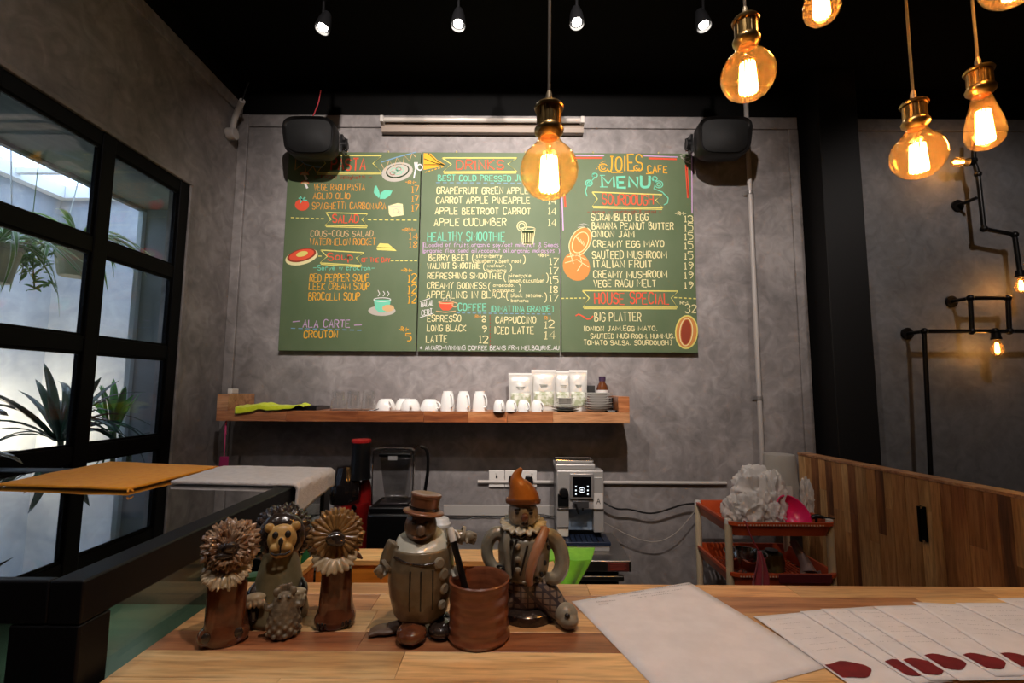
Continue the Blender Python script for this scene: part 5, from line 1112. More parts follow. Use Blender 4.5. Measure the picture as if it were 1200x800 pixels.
# ------------------------------------------------------------------ crate, cloth and bowl just behind the counter
def behind_counter():
    zl = CZ-.56
    xa, xb = WXL+.005, P(700, 650, Y=1.2).x
    t = thing('prep_ledge', 'low ledge behind the wooden counter that carries the wooden crate', 'shelf', ((xa+xb)/2, 1.17, zl-.02))
    MB().box((xa, FAR+.012, zl-.02), (xb, 1.36, zl)).build('ledge_top', BLACK, t, bevel=.002); MB().box((xa+.02, FAR+.02, 0), (xb-.02, 1.32, zl-.021)).build('ledge_body', BLACK, t, smooth=False)
    zt = P(520, 657, Y=1.15).z; y0 = 1.15; y1 = P(520, 643, Z=zt-CZ).y
    xl, xr = P(368, 650, Y=1.17).x-.01, P(648, 650, Y=1.17).x
    wp, wh = wood('pale pine rim', lin((214, 158, 92)), lin((236, 184, 112)), lin((246, 204, 138))), wood('orange pine side', lin((196, 120, 40)), lin((216, 140, 52)), lin((228, 160, 76)))
    t = thing('wooden_crate', 'open pale wooden crate with wide rim standing behind the figurines', 'crate', ((xl+xr)/2, 1.15, zl))
    ya = FAR+.035
    MB().box((xl, y0, zt-.012), (xr, y1, zt)).build('rim_board', wp, t, bevel=.001)
    MB().box((xl+.022, y0+.004, zl+.001), (xr-.022, y0+.02, zt-.0125)).build('back_board', wh, t, bevel=.001)
    MB().box((xl-.0, ya, zt-.012), (xl+.022, y0-.0005, zt)).build('rim_board', wp, t, bevel=.001)
    MB().box((xl+.002, ya, zl+.001), (xl+.02, y0-.0005, zt-.0125)).build('side_board', SWOOD[1], t, bevel=.001)
    MB().box((xr-.022, ya, zt-.012), (xr, y0-.0005, zt)).build('rim_board', wp, t, bevel=.001)
    MB().box((xr-.02, ya, zl+.001), (xr-.002, y0-.0005, zt-.0125)).build('side_board', SWOOD[1], t, bevel=.001)
    MB().box((xl+.0205, ya, zl+.001), (xr-.0205, y0+.003, zl+.013)).build('bottom_board', wh, t, bevel=.001)
    # lime cloth hanging over its right end
    gm = mat('leaf green cloth', lin((112, 190, 40)), .85, col2=lin((130, 206, 52)), scale=40, sheen=.3)
    top = [P(632, 642.5, Y=1.23), P(697, 648, Y=1.26)]; mid = [P(632, 654, Y=1.148), P(693, 655, Y=1.20)]; bot = [P(634, 700, Y=1.13), P(668, 700, Y=1.15)]
    top = [Vector((v.x, v.y, zt+.006)) for v in top]
    top[1].z = zt-.002
    mid[0].z = zt+.005
    def f(u, v):
        a = top[0].lerp(top[1], u); m_ = mid[0].lerp(mid[1], u); b_ = bot[0].lerp(bot[1], u)
        p = a.lerp(m_, v/.3) if v < .3 else m_.lerp(b_, (v-.3)/.7)
        return p+Vector((0, -.006-.012*max(0, math.sin(u*9+1.5))*min(1, v*1.4), 0))
    o = MB().grid(f, 30, 30).build('green_cloth', gm, thick=.003); tag(o, 'bright green cloth draped over right end of the wooden crate', 'cloth')
    # dark green bowl behind the first lion
    c = P(297, 676, Y=1.04); c.z = zl+.0006; t = thing('green_jug', 'rounded dark green plastic jug behind the shaggy brown lion', 'jug', c)
    MB().lathe([(0, 0), (.022, 0), (.027, .03), (.028, .07), (.027, .11), (.022, .14), (.018, .15), (0, .152)], c, 32).build('jug_body', mat('dark green plastic', (.035, .11, .03), .35), t)
    MB().lathe([(0, .1525), (.018, .1525), (.017, .162), (0, .163)], c, 24).build('jug_cap', mat('dark green cap', (.02, .07, .02), .35), t)
    for px, colr, hh, lb, ww in ((351, (.42, .36, .05), .135, 'slim yellow bottle between the middle and right lion', .012), (358, (.03, .16, .05), .15, 'slim green bottle just left of the right lion', .012)):
        c = P(px, 660, Y=1.27); c.z = zl+.0006; t = thing('slim_bottle', lb, 'bottle', c)
        MB().lathe([(0, 0), (ww, 0), (ww, hh*.75), (ww*.5, hh*.88), (ww*.5, hh*.93), (0, hh*.93)], c, 20).build('bottle_body', mat('bottle '+lb[5:10], colr, .3), t); MB().lathe([(0, hh*.9305), (ww*.6, hh*.9305), (ww*.6, hh), (0, hh)], c, 16).build('cap', BLKPL, t)
behind_counter()
# ------------------------------------------------------------------ ceramic figurines on the counter
GB = mat('brown glaze', (.075, .022, .010), .16, col2=(.14, .045, .018), scale=45, bump=.25, coat=.7)
GD = mat('near black glaze', (.018, .012, .010), .2, col2=(.04, .025, .018), scale=60, bump=.3, coat=.6)
GO = mat('olive clay', (.16, .125, .06), .45, col2=(.21, .165, .085), scale=50, bump=.15, coat=.15)
GS = mat('stone clay', (.21, .18, .13), .4, col2=(.28, .245, .185), scale=55, bump=.2, coat=.25)
GY = mat('amber face glaze', (.42, .24, .07), .35, col2=(.52, .32, .11), scale=50, bump=.1, coat=.3)
GF = mat('frilled glaze', (.15, .06, .025), .2, col2=(.38, .26, .17), scale=70, bump=.4, coat=.6)
GF2 = mat('golden frilled glaze', (.12, .055, .015), .22, col2=(.24, .13, .045), scale=60, bump=.3, coat=.5)
GT = mat('tan rim glaze', (.33, .24, .13), .25, col2=(.46, .36, .24), scale=80, bump=.3, coat=.5)
GW = mat('white glaze', (.52, .49, .40), .25, coat=.5)
GH = mat('rust hat glaze', (.13, .05, .022), .3, col2=(.19, .075, .035), scale=30, coat=.3)
GOR = mat('orange hat glaze', (.34, .115, .02), .32, col2=(.46, .17, .035), scale=25, coat=.3)
GA = mat('salmon glaze', (.36, .17, .09), .35, coat=.3)
GK = mat('figure ink', (.012, .010, .010), .4)
class Fig:
    """figurine built in photo-pixel units (u right, v toward viewer, h up) scaled to its distance"""
    def __init__(s, name, label, cat, px, py, dep=0, group=None, rz=0):
        s.c = P(px, py, Z=HW); s.c.z = ZT+.0004; s.c.y += dep; dd = (s.c-CAM).dot(fwd); s.s = dd/F; s.k = dd/s.c.y
        th = math.atan2(s.c.x, s.c.y)*.8; s.th = th; s.U = Vector((math.cos(th), -math.sin(th), 0)); s.V = Vector((-math.sin(th), -math.cos(th), 0))
        s.t = thing(name, label, cat, s.c, group)
    def ax(s, a): return s.U*a[0]-s.V*a[1]+Vector((0, 0, a[2]))
    def v(s, u, v, h): return s.c+(s.U*u+s.V*v+Vector((0, 0, h*s.k)))*s.s
    def e(s, b, u, v, h, r, rot=None, n=20, k=12):
        r = (r, r, r) if not hasattr(r, '__len__') else r
        b.ell(s.v(u, v, h), [x*s.s for x in r], n, k, rot or (0, 0, -s.th)); return b
    def tb(s, b, pts, r, n=10, sm=2):
        b.tube([s.v(*p) for p in pts], [x*s.s for x in r] if hasattr(r, '__len__') else r*s.s, n, sm); return b
    def la(s, b, prof, at=(0, 0, 0), n=32, axis=None, ripple=None):
        b.lathe([(r*s.s, z*s.s*(s.k if axis is None else 1)) for r, z in prof], s.v(*at), n, s.ax(axis) if axis is not None else None, ripple=ripple); return b
    def body(s, b, name, m, vox=1.0, soft=6, parent=None): return b.build(name, m, parent or s.t, remesh=vox*s.s, soft=soft)
    def ruffle(s, at, axis, r0, r1, freq, amp, cone, m, name='mane', nr=8, na=160, thick=2.2, jag=.06, sd=1, wild=False):
        ax = s.ax(axis).normalized(); q = Vector((0, 0, 1)).rotation_difference(ax).to_matrix(); c = s.v(*at)
        def f(u, v):
            a = 2*PI*u; rr = r0+(r1-r0)*v; k = 1+jag*v*noise.noise(Vector((math.cos(a)*5, math.sin(a)*5, sd)))*2+jag*.8*v*math.cos(freq*a*1.5)
            if wild:
                q1 = Vector((math.cos(a)*freq*.55, math.sin(a)*freq*.55, sd+v*2.2)); k = 1+jag*2.6*v*noise.noise(q1*1.7); z = cone*v*v+amp*2.6*v*noise.noise(q1)
                return c+q @ Vector((rr*k*math.cos(a), rr*k*math.sin(a), z))*s.s
            z = cone*v*v + amp*v*math.sin(freq*a+sd)+amp*.5*v*noise.noise(Vector((a*3, v*4, sd)))
            return c+q @ Vector((rr*k*math.cos(a), rr*k*math.sin(a), z))*s.s
        b = MB(); b.grid(f, na, nr); bmesh.ops.remove_doubles(b.bm, verts=b.bm.verts[:], dist=1e-6)
        return b.build(name, m, s.t, thick=thick*s.s)
def lions():
    # shaggy lion, left
    f = Fig('lion_figurine', 'tall brown glazed lion figurine with shaggy frilled mane, leftmost', 'figurine', 264, 748, group='ceramic lion figurines')
    b = MB(); f.la(b, [(0, 0), (24, 0), (25, 8), (22, 24), (20, 46), (18, 70), (17, 88), (12, 98), (0, 100)])
    f.e(b, 0, -4, 112, (16, 12, 18))
    for s in (-1, 1): f.e(b, s*16-1, 9, 10, (11, 13, 11)); f.tb(b, [(s*14, 7, 70), (s*13, 12, 40), (s*13, 12, 12)], [7, 8, 8])
    f.body(b, 'body', GB)
    f.ruffle((0, 6, 112), (0, -1, .35), 10, 31, 17, 2.2, -6, GF, 'mane', sd=1, jag=.07, wild=True); f.ruffle((0, 11, 113), (0, -1, .4), 7, 25, 15, 2.2, 0, GF, 'mane', sd=4, jag=.09, wild=True); f.ruffle((0, 15, 113), (0, -1, .4), 5, 19, 12, 2.0, 4, GF, 'mane', sd=9, jag=.10, wild=True)
    f.ruffle((-2, 10, 88), (0, -.55, .8), 8, 25, 16, 1.8, -5, GT, 'beard_frill', sd=7, jag=.07, wild=True)
    b = MB(); f.e(b, -1, 17, 112, (12, 8, 9)); f.e(b, 1, 22, 116, (8, 6, 6)); f.e(b, -4, 22, 106, (10, 5, 4)); f.body(b, 'face', GD, 1.0, 3)
    for s in (-1, 1): b = MB(); f.e(b, s*16-1, 20, 13, (5, 3, 6)); b.build('claws', GD, f.t)
    # seated lion with face, middle
    f = Fig('lion_figurine', 'seated lion figurine with yellow face, black mane and olive body', 'figurine', 325, 722, group='ceramic lion figurines')
    b = MB(); f.la(b, [(0, 0), (33, 0), (34, 5), (29, 28), (23, 56), (18, 78), (12, 86), (0, 88)]); f.body(b, 'body', GO)
    b = MB(); f.e(b, 0, -2, 95, (27, 18, 28)); f.la(b, [(0, 62), (19, 64), (17, 78), (14, 84), (0, 84)]); f.body(b, 'head', GD)
    f.ruffle((0, 4, 96), (0, -1, .1), 10, 32, 22, 1.6, -10, GD, 'mane', jag=.05, thick=3, sd=2); f.ruffle((0, -4, 96), (0, -1, .1), 10, 33, 20, 1.6, -12, GD, 'mane', jag=.06, thick=3, sd=5)
    b = MB(); f.e(b, 2, 14, 96, (16, 9, 17)); f.e(b, 2, 17, 84, (13, 9, 9)); f.e(b, 2, 23, 92, (5, 5, 8))
    for s in (-1, 1): f.e(b, 2+s*14, 13, 110, (5.5, 4, 5.5)); f.e(b, 2+s*5.5, 22, 88, (6.5, 5, 5))
    fc = f.body(b, 'face', GY, .8, 4)
    for s in (-1, 1): b = MB(); f.e(b, 2+s*6.5, 21, 103, (3.4, 3, 4)); b.build('eye', GK, fc)
    b = MB(); f.e(b, 2, 28, 97, (2.6, 2, 4.5)); b.build('nose', GK, fc)
    b = MB(); f.tb(b, [(-8, 25, 84), (-3, 28, 81.5), (2, 29, 83), (7, 28, 81.5), (12, 25, 84)], 1.1); f.tb(b, [(2, 28, 92), (2, 29, 84)], .9, sm=0); b.build('mouth', GK, fc)
    for s, m_ in ((-1, GD), (1, GD)):
        b = MB(); f.tb(b, [(s*22, 4, 42), (s*27, 12, 34), (s*23, 22, 26), (s*22, 25, 10)], [5, 7, 8, 6]); b2 = b; f.body(b2, 'arm', m_, 1.0, 3)
        b = MB(); f.e(b, s*21, 26, 36, (11, 7, 5)); 
        for k in range(5): f.e(b, s*21-9+4.6*k, 31, 31-abs(k-2)*.8, (2.2, 2.6, 5))
        f.body(b, 'claws', GT, .8, 1)
    # little scaly creature in front
    f = Fig('small_figurine', 'small knobbly stone-coloured creature figurine in front of the seated lion', 'figurine', 332, 743)
    b = MB(); f.la(b, [(0, 0), (15, 0), (17, 4), (18, 18), (15, 34), (12, 44), (8, 50), (0, 52)])
    rr = random.Random(3)
    for j in range(8):
        for i in range(9):
            a = 2*PI*(i+.5*(j % 2))/9; h = 5+j*4.8; r = (17.5 if j < 3 else 17.5-(j-2)*1.25); f.e(b, r*math.cos(a), r*math.sin(a), h, (2.9, 2.9, 2.9), n=8, k=6)
    for s in (-1, 1): f.e(b, s*9, 4, 52, (4, 3, 5)); f.e(b, s*4.5, 9, 47, (3.5, 3, 3.5)); f.tb(b, [(s*13, 4, 36), (s*19, 6, 34), (s*20, 5, 42)], [4, 3, 2])
    for k in range(5): f.e(b, -6+3*k, 1, 55+rr.uniform(-1, 2), (2, 2, 5))
    f.body(b, 'body', mat('knobbly clay', (.10, .075, .05), .4, col2=(.21, .16, .10), scale=90, bump=.4, coat=.3), .8, 2)
    for s in (-1, 1): b = MB(); f.e(b, s*4.5, 12, 47.5, (1.5, 1.2, 1.6)); b.build('eye', GK, f.t)
    # fan-maned lion, right
    f = Fig('lion_figurine', 'brown lion figurine with radially grooved fan mane, nearest the hatted man', 'figurine', 393, 729, group='ceramic lion figurines')
    b = MB(); f.la(b, [(0, 0), (21, 0), (23, 8), (19, 22), (17, 45), (15, 70), (15, 84), (10, 92), (0, 94)]); f.e(b, 0, -5, 104, (14, 10, 15))
    for s in (-1, 1): f.e(b, s*13, 8, 9, (10, 12, 10)); f.tb(b, [(s*11, 6, 66), (s*11, 10, 38), (s*12, 11, 12)], [6, 7, 7])
    f.tb(b, [(12, 0, 80), (22, 0, 78), (28, 2, 73)], [6, 4, 1]); f.body(b, 'body', GB)
    f.ruffle((-3, 3, 104), (0, -1, .25), 6, 31, 26, 1.3, -5, GF2, 'mane', jag=.05, thick=2.5, sd=1); f.ruffle((-3, 7, 105), (0, -1, .35), 6, 25, 22, 1.2, -1, GF2, 'mane', jag=.06, thick=2.2, sd=6)
    f.ruffle((-3, 9, 85), (0, -.6, .8), 8, 24, 14, 1.6, -5, GT, 'beard_frill', jag=.08, sd=2)
    b = MB(); f.e(b, -3, 14, 104, (11, 7, 8)); f.e(b, 2, 18, 100, (7, 4, 4)); f.e(b, -8, 18, 107, (5, 3, 3)); f.body(b, 'face', GD, 1.0, 3)
    for s in (-1, 1):
        b = MB()
        for k in range(3): f.e(b, s*13-4+4*k, 19, 6, (1.9, 2.5, 4))
        b.build('claws', GD, f.t)
lions()
def hat_man():
    f = Fig('man_figurine', 'barrel-bodied ceramic man figurine in a brown brimmed hat with white collar', 'figurine', 491, 738, dep=.01)
    b = MB(); f.la(b, [(0, 14), (26, 14), (31, 20), (36, 40), (38.5, 58), (38.5, 76), (36.5, 90), (34.5, 98), (31, 99), (30, 95), (0, 94)], n=40)
    f.tb(b, [(-30, 4, 102), (-38, 6, 88), (-42, 8, 78)], [11, 9, 7]); f.tb(b, [(28, 2, 106), (42, 0, 106), (52, 2, 107)], [10, 8, 6]); f.e(b, 0, 0, 98, (26, 18, 14))
    for s in (-1, 1): f.tb(b, [(s*14, 2, 18), (s*14, 4, 8)], [11, 9])
    bd = f.body(b, 'body', mat('olive brown glaze', (.13, .095, .055), .3, col2=(.185, .14, .085), scale=35, bump=.12, coat=.35))
    for s, p0, dr in ((-1, (-43, 9, 74), (-1.1, .2, -1)), (1, (55, 3, 106), (1, .2, -.25))):
        b = MB(); f.e(b, *p0, (8, 6, 7)); d_ = Vector(dr).normalized()
        for k in range(4):
            o = (k-1.5)*3.6; side = Vector((-d_.z, 0, d_.x)); a = Vector(p0)+side*o; e = a+d_*(9+(.8 if k in (1, 2) else 0)); f.tb(b, [tuple(a), tuple((a+e)/2+Vector((0, 1, 0))), tuple(e+Vector((0, -1, -1)))], [2.3, 2.1, 1.6], 8)
        a = Vector(p0); f.tb(b, [tuple(a), tuple(a+Vector((3*-s, 6, -2))), tuple(a+Vector((2*-s, 9, -5)))], [2.6, 2.2, 1.8], 8)
        f.body(b, 'hand', GS, .8, 2)
        b = MB(); a = Vector(p0)-d_*6; f.la(b, [(9, 0), (10.5, 0), (10.5, 4), (9, 4), (9, 0)], tuple(a), 24, axis=(-d_.x, 0, -d_.z)); b.build('cuff', GS, f.t)
    b = MB(); f.e(b, 40, 14, 68, (8, 7, 8)); f.tb(b, [(40, 16, 70), (43, 22, 66)], [3, 2]); f.tb(b, [(36, 16, 70), (38, 22, 65)], [3, 2]); f.body(b, 'fist', GW, .8, 2)
    b = MB(); f.e(b, -2, 4, 122, (19, 17, 20)); f.tb(b, [(-1, 3, 96), (-1, 3, 112)], [12, 11]); f.e(b, -1, 22, 122, (5, 5, 6.5)); f.e(b, -9, 15, 118, (6, 4, 5)); f.e(b, 6, 15, 118, (6, 4, 5)); hd = f.body(b, 'head', mat('brown grey glaze', (.11, .07, .045), .3, col2=(.17, .115, .08), scale=60, coat=.4), .9, 3)
    for s in (-1, 1): b = MB(); f.e(b, -2+s*7, 18, 129, (2.6, 2, 2)); b.build('eye', GK, hd)
    b = MB(); f.tb(b, [(-9, 18, 113), (-2, 20.5, 110.5), (5, 18, 113)], 1.3); b.build('mouth', GA, hd)
    f.ruffle((1, 9, 108), (0, -.5, 1), 11, 30, 4, 1.6, -7, GW, 'collar', jag=.02, sd=2)
    b = MB(); f.la(b, [(0, 0), (23, -1.5), (25, 0), (23.5, 2), (18, 3), (16.5, 5), (17.5, 18), (19, 20), (18, 22), (0, 20)], (1, 2, 138), 36, axis=(.14, .05, 1)); f.body(b, 'hat', GH, .9, 3)
    b = MB(); f.la(b, [(17.0, 3), (17.9, 3), (18.1, 7), (17.2, 7), (17.0, 3)], (1, 2, 138), 36, axis=(.14, .05, 1)); b.build('hat_band', GD, f.t)
    for k, (u, h, r) in enumerate(((20, 86, 6.4), (25, 72, 6.6), (26, 55, 6), (24, 38, 5))):
        v_ = math.sqrt(max(1, 38**2-u*u))*.98; b = MB(); f.la(b, [(0, 0), (r, 0), (r, 2), (r*.7, 3.4), (0, 3.0)], (u, v_-1, h), 20, axis=(u/38, -v_/38, 0)); b.build('button', GS, f.t)
    for u in (-18, -11, 1, 4, 14):
        if u in (-18, 4): continue
        pts = []
        for h in (80, 66, 50, 34): r = {80: 38.5, 66: 38.5, 50: 37, 34: 34}[h]; pts.append((u, math.sqrt(r*r-u*u)+.1, h))
        b = MB(); f.tb(b, pts, 1.0, 8); b.build('groove_line', GK, f.t)
    b = MB(); f.tb(b, [(-30, 22, 92), (-14, 34.5, 88), (6, 37.5, 86), (18, 33.5, 88)], 1.4); b.build('belt_line', GD, f.t)
    for u, v_, h, r, m_ in ((-8, 30, 9, (17, 20, 10), GB), (24, 22, 8, (15, 18, 9), GD)):
        b = MB(); f.e(b, u, v_, h, r); f.e(b, u, v_-14, h+3, (r[0]*.75, r[1]*.7, r[2])); f.body(b, 'shoe', m_, .9, 3)
    b = MB(); f.e(b, -38, 8, 4, (18, 12, 4)); f.tb(b, [(-20, 6, 6), (-36, 8, 5)], [7, 6]); 
    for k in range(4): f.tb(b, [(-44, 10+3*k-4, 4), (-56, 13+4*k-6, 3)], [3, 2.2], 8)
    f.body(b, 'coat_tail', mat('brown clay', (.12, .065, .04), .45, coat=.2), .9, 2)
hat_man()
def plaid():
    m = bpy.data.materials.new('plaid glaze'); m.use_nodes = True; nt = m.node_tree; b = nt.nodes['Principled BSDF']; L = nt.links.new
    tc = nt.nodes.new('ShaderNodeTexCoord'); cur = None
    for d_, sc_ in (('DIAGONAL', 46), ('Z', 78), ('X', 60)):
        wv = nt.nodes.new('ShaderNodeTexWave'); wv.bands_direction = d_; wv.inputs['Scale'].default_value = sc_*.42; wv.inputs['Distortion'].default_value = .6; L(tc.outputs['Object'], wv.inputs[0])
        g = nt.nodes.new('ShaderNodeMath'); g.operation = 'GREATER_THAN'; g.inputs[1].default_value = .86; L(wv.outputs['Fac'], g.inputs[0])
        if cur: a = nt.nodes.new('ShaderNodeMath'); a.operation = 'MAXIMUM'; L(cur, a.inputs[0]); L(g.outputs[0], a.inputs[1]); cur = a.outputs[0]
        else: cur = g.outputs[0]
    mx = nt.nodes.new('ShaderNodeMix'); mx.data_type = 'RGBA'; mx.inputs[6].default_value = (.19, .135, .10, 1); mx.inputs[7].default_value = (.045, .032, .035, 1); L(cur, mx.inputs[0]); L(mx.outputs[2], b.inputs['Base Color'])
    b.inputs['Roughness'].default_value = .35; b.inputs['Coat Weight'].default_value = .3; return m
def clown():
    f = Fig('clown_figurine', 'ceramic clown figurine in curled orange hat, white ruff and patterned jacket', 'figurine', 614, 724, dep=.02)
    b = MB(); f.la(b, [(0, 40), (26, 42), (28, 50), (30, 62), (31, 78), (28, 92), (18, 102), (0, 106)], n=36)
    f.tb(b, [(-22, 0, 92), (-34, 2, 96), (-44, 4, 84), (-43, 8, 66), (-32, 14, 54), (-20, 20, 52)], [9, 8, 7.5, 7, 6.5, 6], sm=3)
    f.tb(b, [(24, 0, 92), (36, 2, 90), (44, 6, 76), (45, 10, 58), (36, 16, 46), (26, 20, 50)], [10, 9.5, 9, 9, 8, 6], sm=3)
    jm = mat('mottled jacket glaze', (.17, .15, .11), .3, col2=(.25, .22, .165), scale=40, bump=.2, coat=.45)
    f.body(b, 'body', jm)
    for pts in ([(-8, 29, 96), (-13, 30.5, 80), (-11, 31.5, 60), (-16, 28, 48)], [(4, 30, 90), (0, 31.8, 74), (-4, 32, 56)], [(-34, 14, 58), (-26, 22, 64), (-20, 26, 60)]):
        b = MB(); f.tb(b, pts, 1.2, 8); b.build('jacket_line', GK, f.t)
    rr = random.Random(5)
    for u, h in ((-17, 84), (-20, 70), (-7, 70), (24, 66), (20, 54), (28, 82), (14, 44+6), (-14, 92), (26, 92)):
        b = MB(); v_ = math.sqrt(max(9, 31**2-u*u)); f.e(b, u, v_*.97, h, (2.2, 1.6, 3.0)); b.build('spot_mark', GK, f.t)
    b = MB(); f.tb(b, [(24, 12, 103), (18, 25, 92), (10, 32.5, 74), (5, 33, 56), (7, 32, 46)], [6, 6, 5.5, 5, 3.5], 12); b.build('lapel', GA, f.t)
    b = MB(); f.tb(b, [(-18, 14, 102), (-20, 24, 88), (-19, 27, 72), (-16, 30, 52)], [5, 5, 4, 3], 12); b.build('lapel', jm, f.t)
    for h in (88, 74, 62): b = MB(); f.e(b, -7, 31.5 if h < 80 else 29.5, h, (3.6, 2.4, 3.6)); b.build('button', GS, f.t)
    # plaid trousers: one leg out to the right, one folded under to the left
    b = MB(); f.la(b, [(0, 12), (27, 14), (29, 30), (28, 44), (24, 47), (0, 47)], n=36)
    f.tb(b, [(12, 8, 34), (26, 14, 26), (38, 20, 15), (45, 24, 13)], [20, 17, 13, 11], 14); f.tb(b, [(-10, 8, 30), (-26, 14, 16), (-36, 18, 12)], [18, 14, 11], 14); f.body(b, 'trousers', plaid())
    for u, v_, r in ((47, 30, 13), (-40, 24, 12)):
        b = MB(); f.e(b, u, v_, 12.6, (r, r, 12.4)); f.e(b, u+2, v_+5, 9.5, (r*.85, r*.9, 9)); sh = f.body(b, 'shoe', GS, .9, 3); b = MB(); f.e(b, u, v_+r+.5, 18, (3, 2.4, 2.4)); b.build('shoe_bobble', GK, sh)
    b = MB(); f.la(b, [(0, 0), (34, 0), (34, 10), (28, 15), (0, 15)], (4, 2, 0), 36); b.build('plinth', GD, f.t)
    b = MB(); f.tb(b, [(-27, 8, 49), (-12, 25, 47), (8, 29, 46), (27, 12, 49)], 2.0); b.build('waist_cord', GS, f.t)
    f.ruffle((-1, 2, 108), (0, -.15, 1), 8, 27, 16, 2.0, -1.5, GW, 'ruff_collar', jag=.04, sd=1); f.ruffle((-1, 2, 105), (0, -.15, 1), 8, 24, 14, 1.6, -4, GD, 'ruff_collar', jag=.03, sd=3)
    b = MB(); f.e(b, -1, 3, 120, (18, 17, 18)); f.e(b, -8, 15, 115, (6, 4, 6)); f.e(b, 7, 15, 115, (6, 4, 6)); f.e(b, 0, 16, 109, (6, 4, 4)); hd = f.body(b, 'head', mat('pale clown face', (.26, .22, .17), .35, col2=(.33, .28, .22), scale=60, coat=.35), .9, 3)
    b = MB(); f.e(b, 1, 22, 119, (4.4, 5, 5.5)); b.build('nose', mat('brown nose glaze', (.13, .05, .03), .25, coat=.5), hd)
    for s in (-1, 1): b = MB(); f.e(b, 0+s*8, 18, 124, (2.4, 2, 2.4)); b.build('eye', GK, hd)
    b = MB(); f.tb(b, [(-5, 18.5, 128.5), (-11, 15.5, 126.5)], 1.0, sm=0); f.tb(b, [(4, 18.5, 128.5), (10, 15.5, 126.5)], 1.0, sm=0); b.build('brow_line', GK, hd)
    b = MB(); f.e(b, 1, 19.5, 111, (4, 2, 2.8)); b.build('mouth', GD, hd)
    b = MB(); f.tb(b, [(-1, -1, 134), (-2, -1, 141), (-5, 0, 150), (-9, 0, 158), (-9, 0, 166), (-3, 0, 174)], [20, 18.5, 14, 9, 5.5, 2.4], 24, 2); f.body(b, 'hat', GOR, .9, 4)
    b = MB(); f.la(b, [(18.6, 0), (20.6, -1), (21.4, 2), (20.4, 4.5), (18.6, 4), (18.6, 0)], (-1, -1, 132), 36, axis=(0, .12, 1)); b.build('hat_brim', GH, f.t)
clown()
def mug_and_papers():
    c = P(561, 745, Z=HW); c.z = ZT+.0004; s = (c-CAM).dot(fwd)/F; r = 36*s
    t = thing('clay_pot', 'rust brown ridged clay pot holding a black marker between the figurines', 'pot', c)
    pm = mat('rust clay glaze', (.15, .045, .02), .3, col2=(.24, .078, .034), scale=26, stretch=(1, 1, 5), bump=.15, coat=.35)
    h = 66*s; prof = [(0, 0), (r*.97, 0), (r*1.02, .006)]
    for i in range(1, 25): u = i/25; prof.append((r*(.955+.014*math.cos(u*2*PI*4.6+1.2*math.sin(u*5))+.035*(1-u)**6+.03*u**6), .006+u*(h-.008)))
    prof += [(r*1.0, h-.002), (r*.96, h), (r*.90, h-.004), (r*.86, h*.5), (r*.84, .012), (0, .010)]
    MB().lathe(prof, c, 56).build('pot_body', pm, t)
    bt = c+Vector((-.006, -.004, .014)); dv = P(527.5, 618, Y=c.y+.01)-bt; L = dv.length; u = dv/L
    t = thing('marker_pen', 'black marker pen with white tip standing tilted in the clay pot', 'pen', bt)
    MB().cyl(bt, bt+u*(L*.86), .0062, .0052, n=18).build('barrel', BLKPL, t); MB().lathe([(0, 0), (.0062, 0), (.0060, L*.10), (.0045, L*.14), (0, L*.14)], bt+u*(L*.861), 18, axis=u).build('tip_cap', WHITE, t)
    MB().tube([bt+u*(L*.86)+Vector((.004, 0, .0)), bt+u*(L*.98)+Vector((.002, 0, 0)), bt+u*(L*.98)+Vector((.010, -.002, -.002)), bt+u*(L*.90)+Vector((.012, -.002, 0))], .0018, 6).build('clip', WHITE, t)
    # sheet with letterhead
    z = ZT+.0007
    q = lambda x, y: P(x, y, Z=z-CZ)
    A, B, E1, E2 = q(670, 704.5), q(808, 682), q(765, 800), q(1000, 800)
    dl = ((E1-A).normalized()+(E2-B).normalized()).normalized(); Lg = .31
    def sheet(name, lab, A, B, dl, Lg, zz, curl=.004, grp=None):
        def f(u, v):
            p = A.lerp(B, u)+dl*(Lg*v); return Vector((p.x, p.y, zz+curl*(.5+.5*math.sin(3*u+2*v+A.x*20))*v*(1-v)*1.5))
        o = MB().grid(f, 14, 20).build(name, PAPER, thick=.00025); return tag(o, lab, 'paper', grp)
    sh = sheet('order_sheet', 'large blank white sheet with faint grey letterhead beside the clown figurine', A, B, dl, Lg, z, .0015)
    ink = mat('faint grey print', (.16, .16, .20), .8); b = MB(); rr = random.Random(2)
    def marks(x0, y0, x1, y1, n, hgt, bb):
        a, e = q(x0, y0), q(x1, y1); d_ = (e-a); 
        for i in range(n):
            if rr.random() < .15: continue
            p = a+d_*(i/n); w_ = d_.length/n*.7; pts = [(p.x, p.y), (p.x+d_.x/n*.3, p.y+hgt*rr.uniform(.4, 1)), (p.x+d_.x/n*.7, p.y+d_.y/n*.7)]
            prev = None
            bb.stroke([(k[0], k[1]) for k in pts], .0011, Vector((0, 0, z)), Vector((1, 0, 0)), Vector((0, 1, 0)), Vector((0, 0, 1)), .0010)
    for l in ((698, 702, 711, 699.5, 6, .004), (724, 697.5, 756, 692.5, 13, .003), (768, 690, 812, 683.5+1, 16, .004), (699, 706, 722, 704, 9, .003), (738, 699, 800, 690.5, 24, .002), (702, 709, 716, 707.5, 6, .003), (742, 701.5, 790, 695, 18, .002)): marks(*l, b)
    b.build('letterhead_print', ink, sh, smooth=False, fix=False)
    # fanned menus
    red = mat('dark red emblem', (.13, .004, .010), .6, col2=(.18, .007, .014), scale=60)
    rows = [((883, 722), (1000, 805)), ((937, 716), (1020, 768)), ((961, 713), (1045, 768)), ((991, 713), (1075, 766)), ((1022, 710), (1114, 762)), ((1069, 705), (1145, 752)), ((1119, 706), (1200, 745)), ((1168, 701), (1240, 730))]
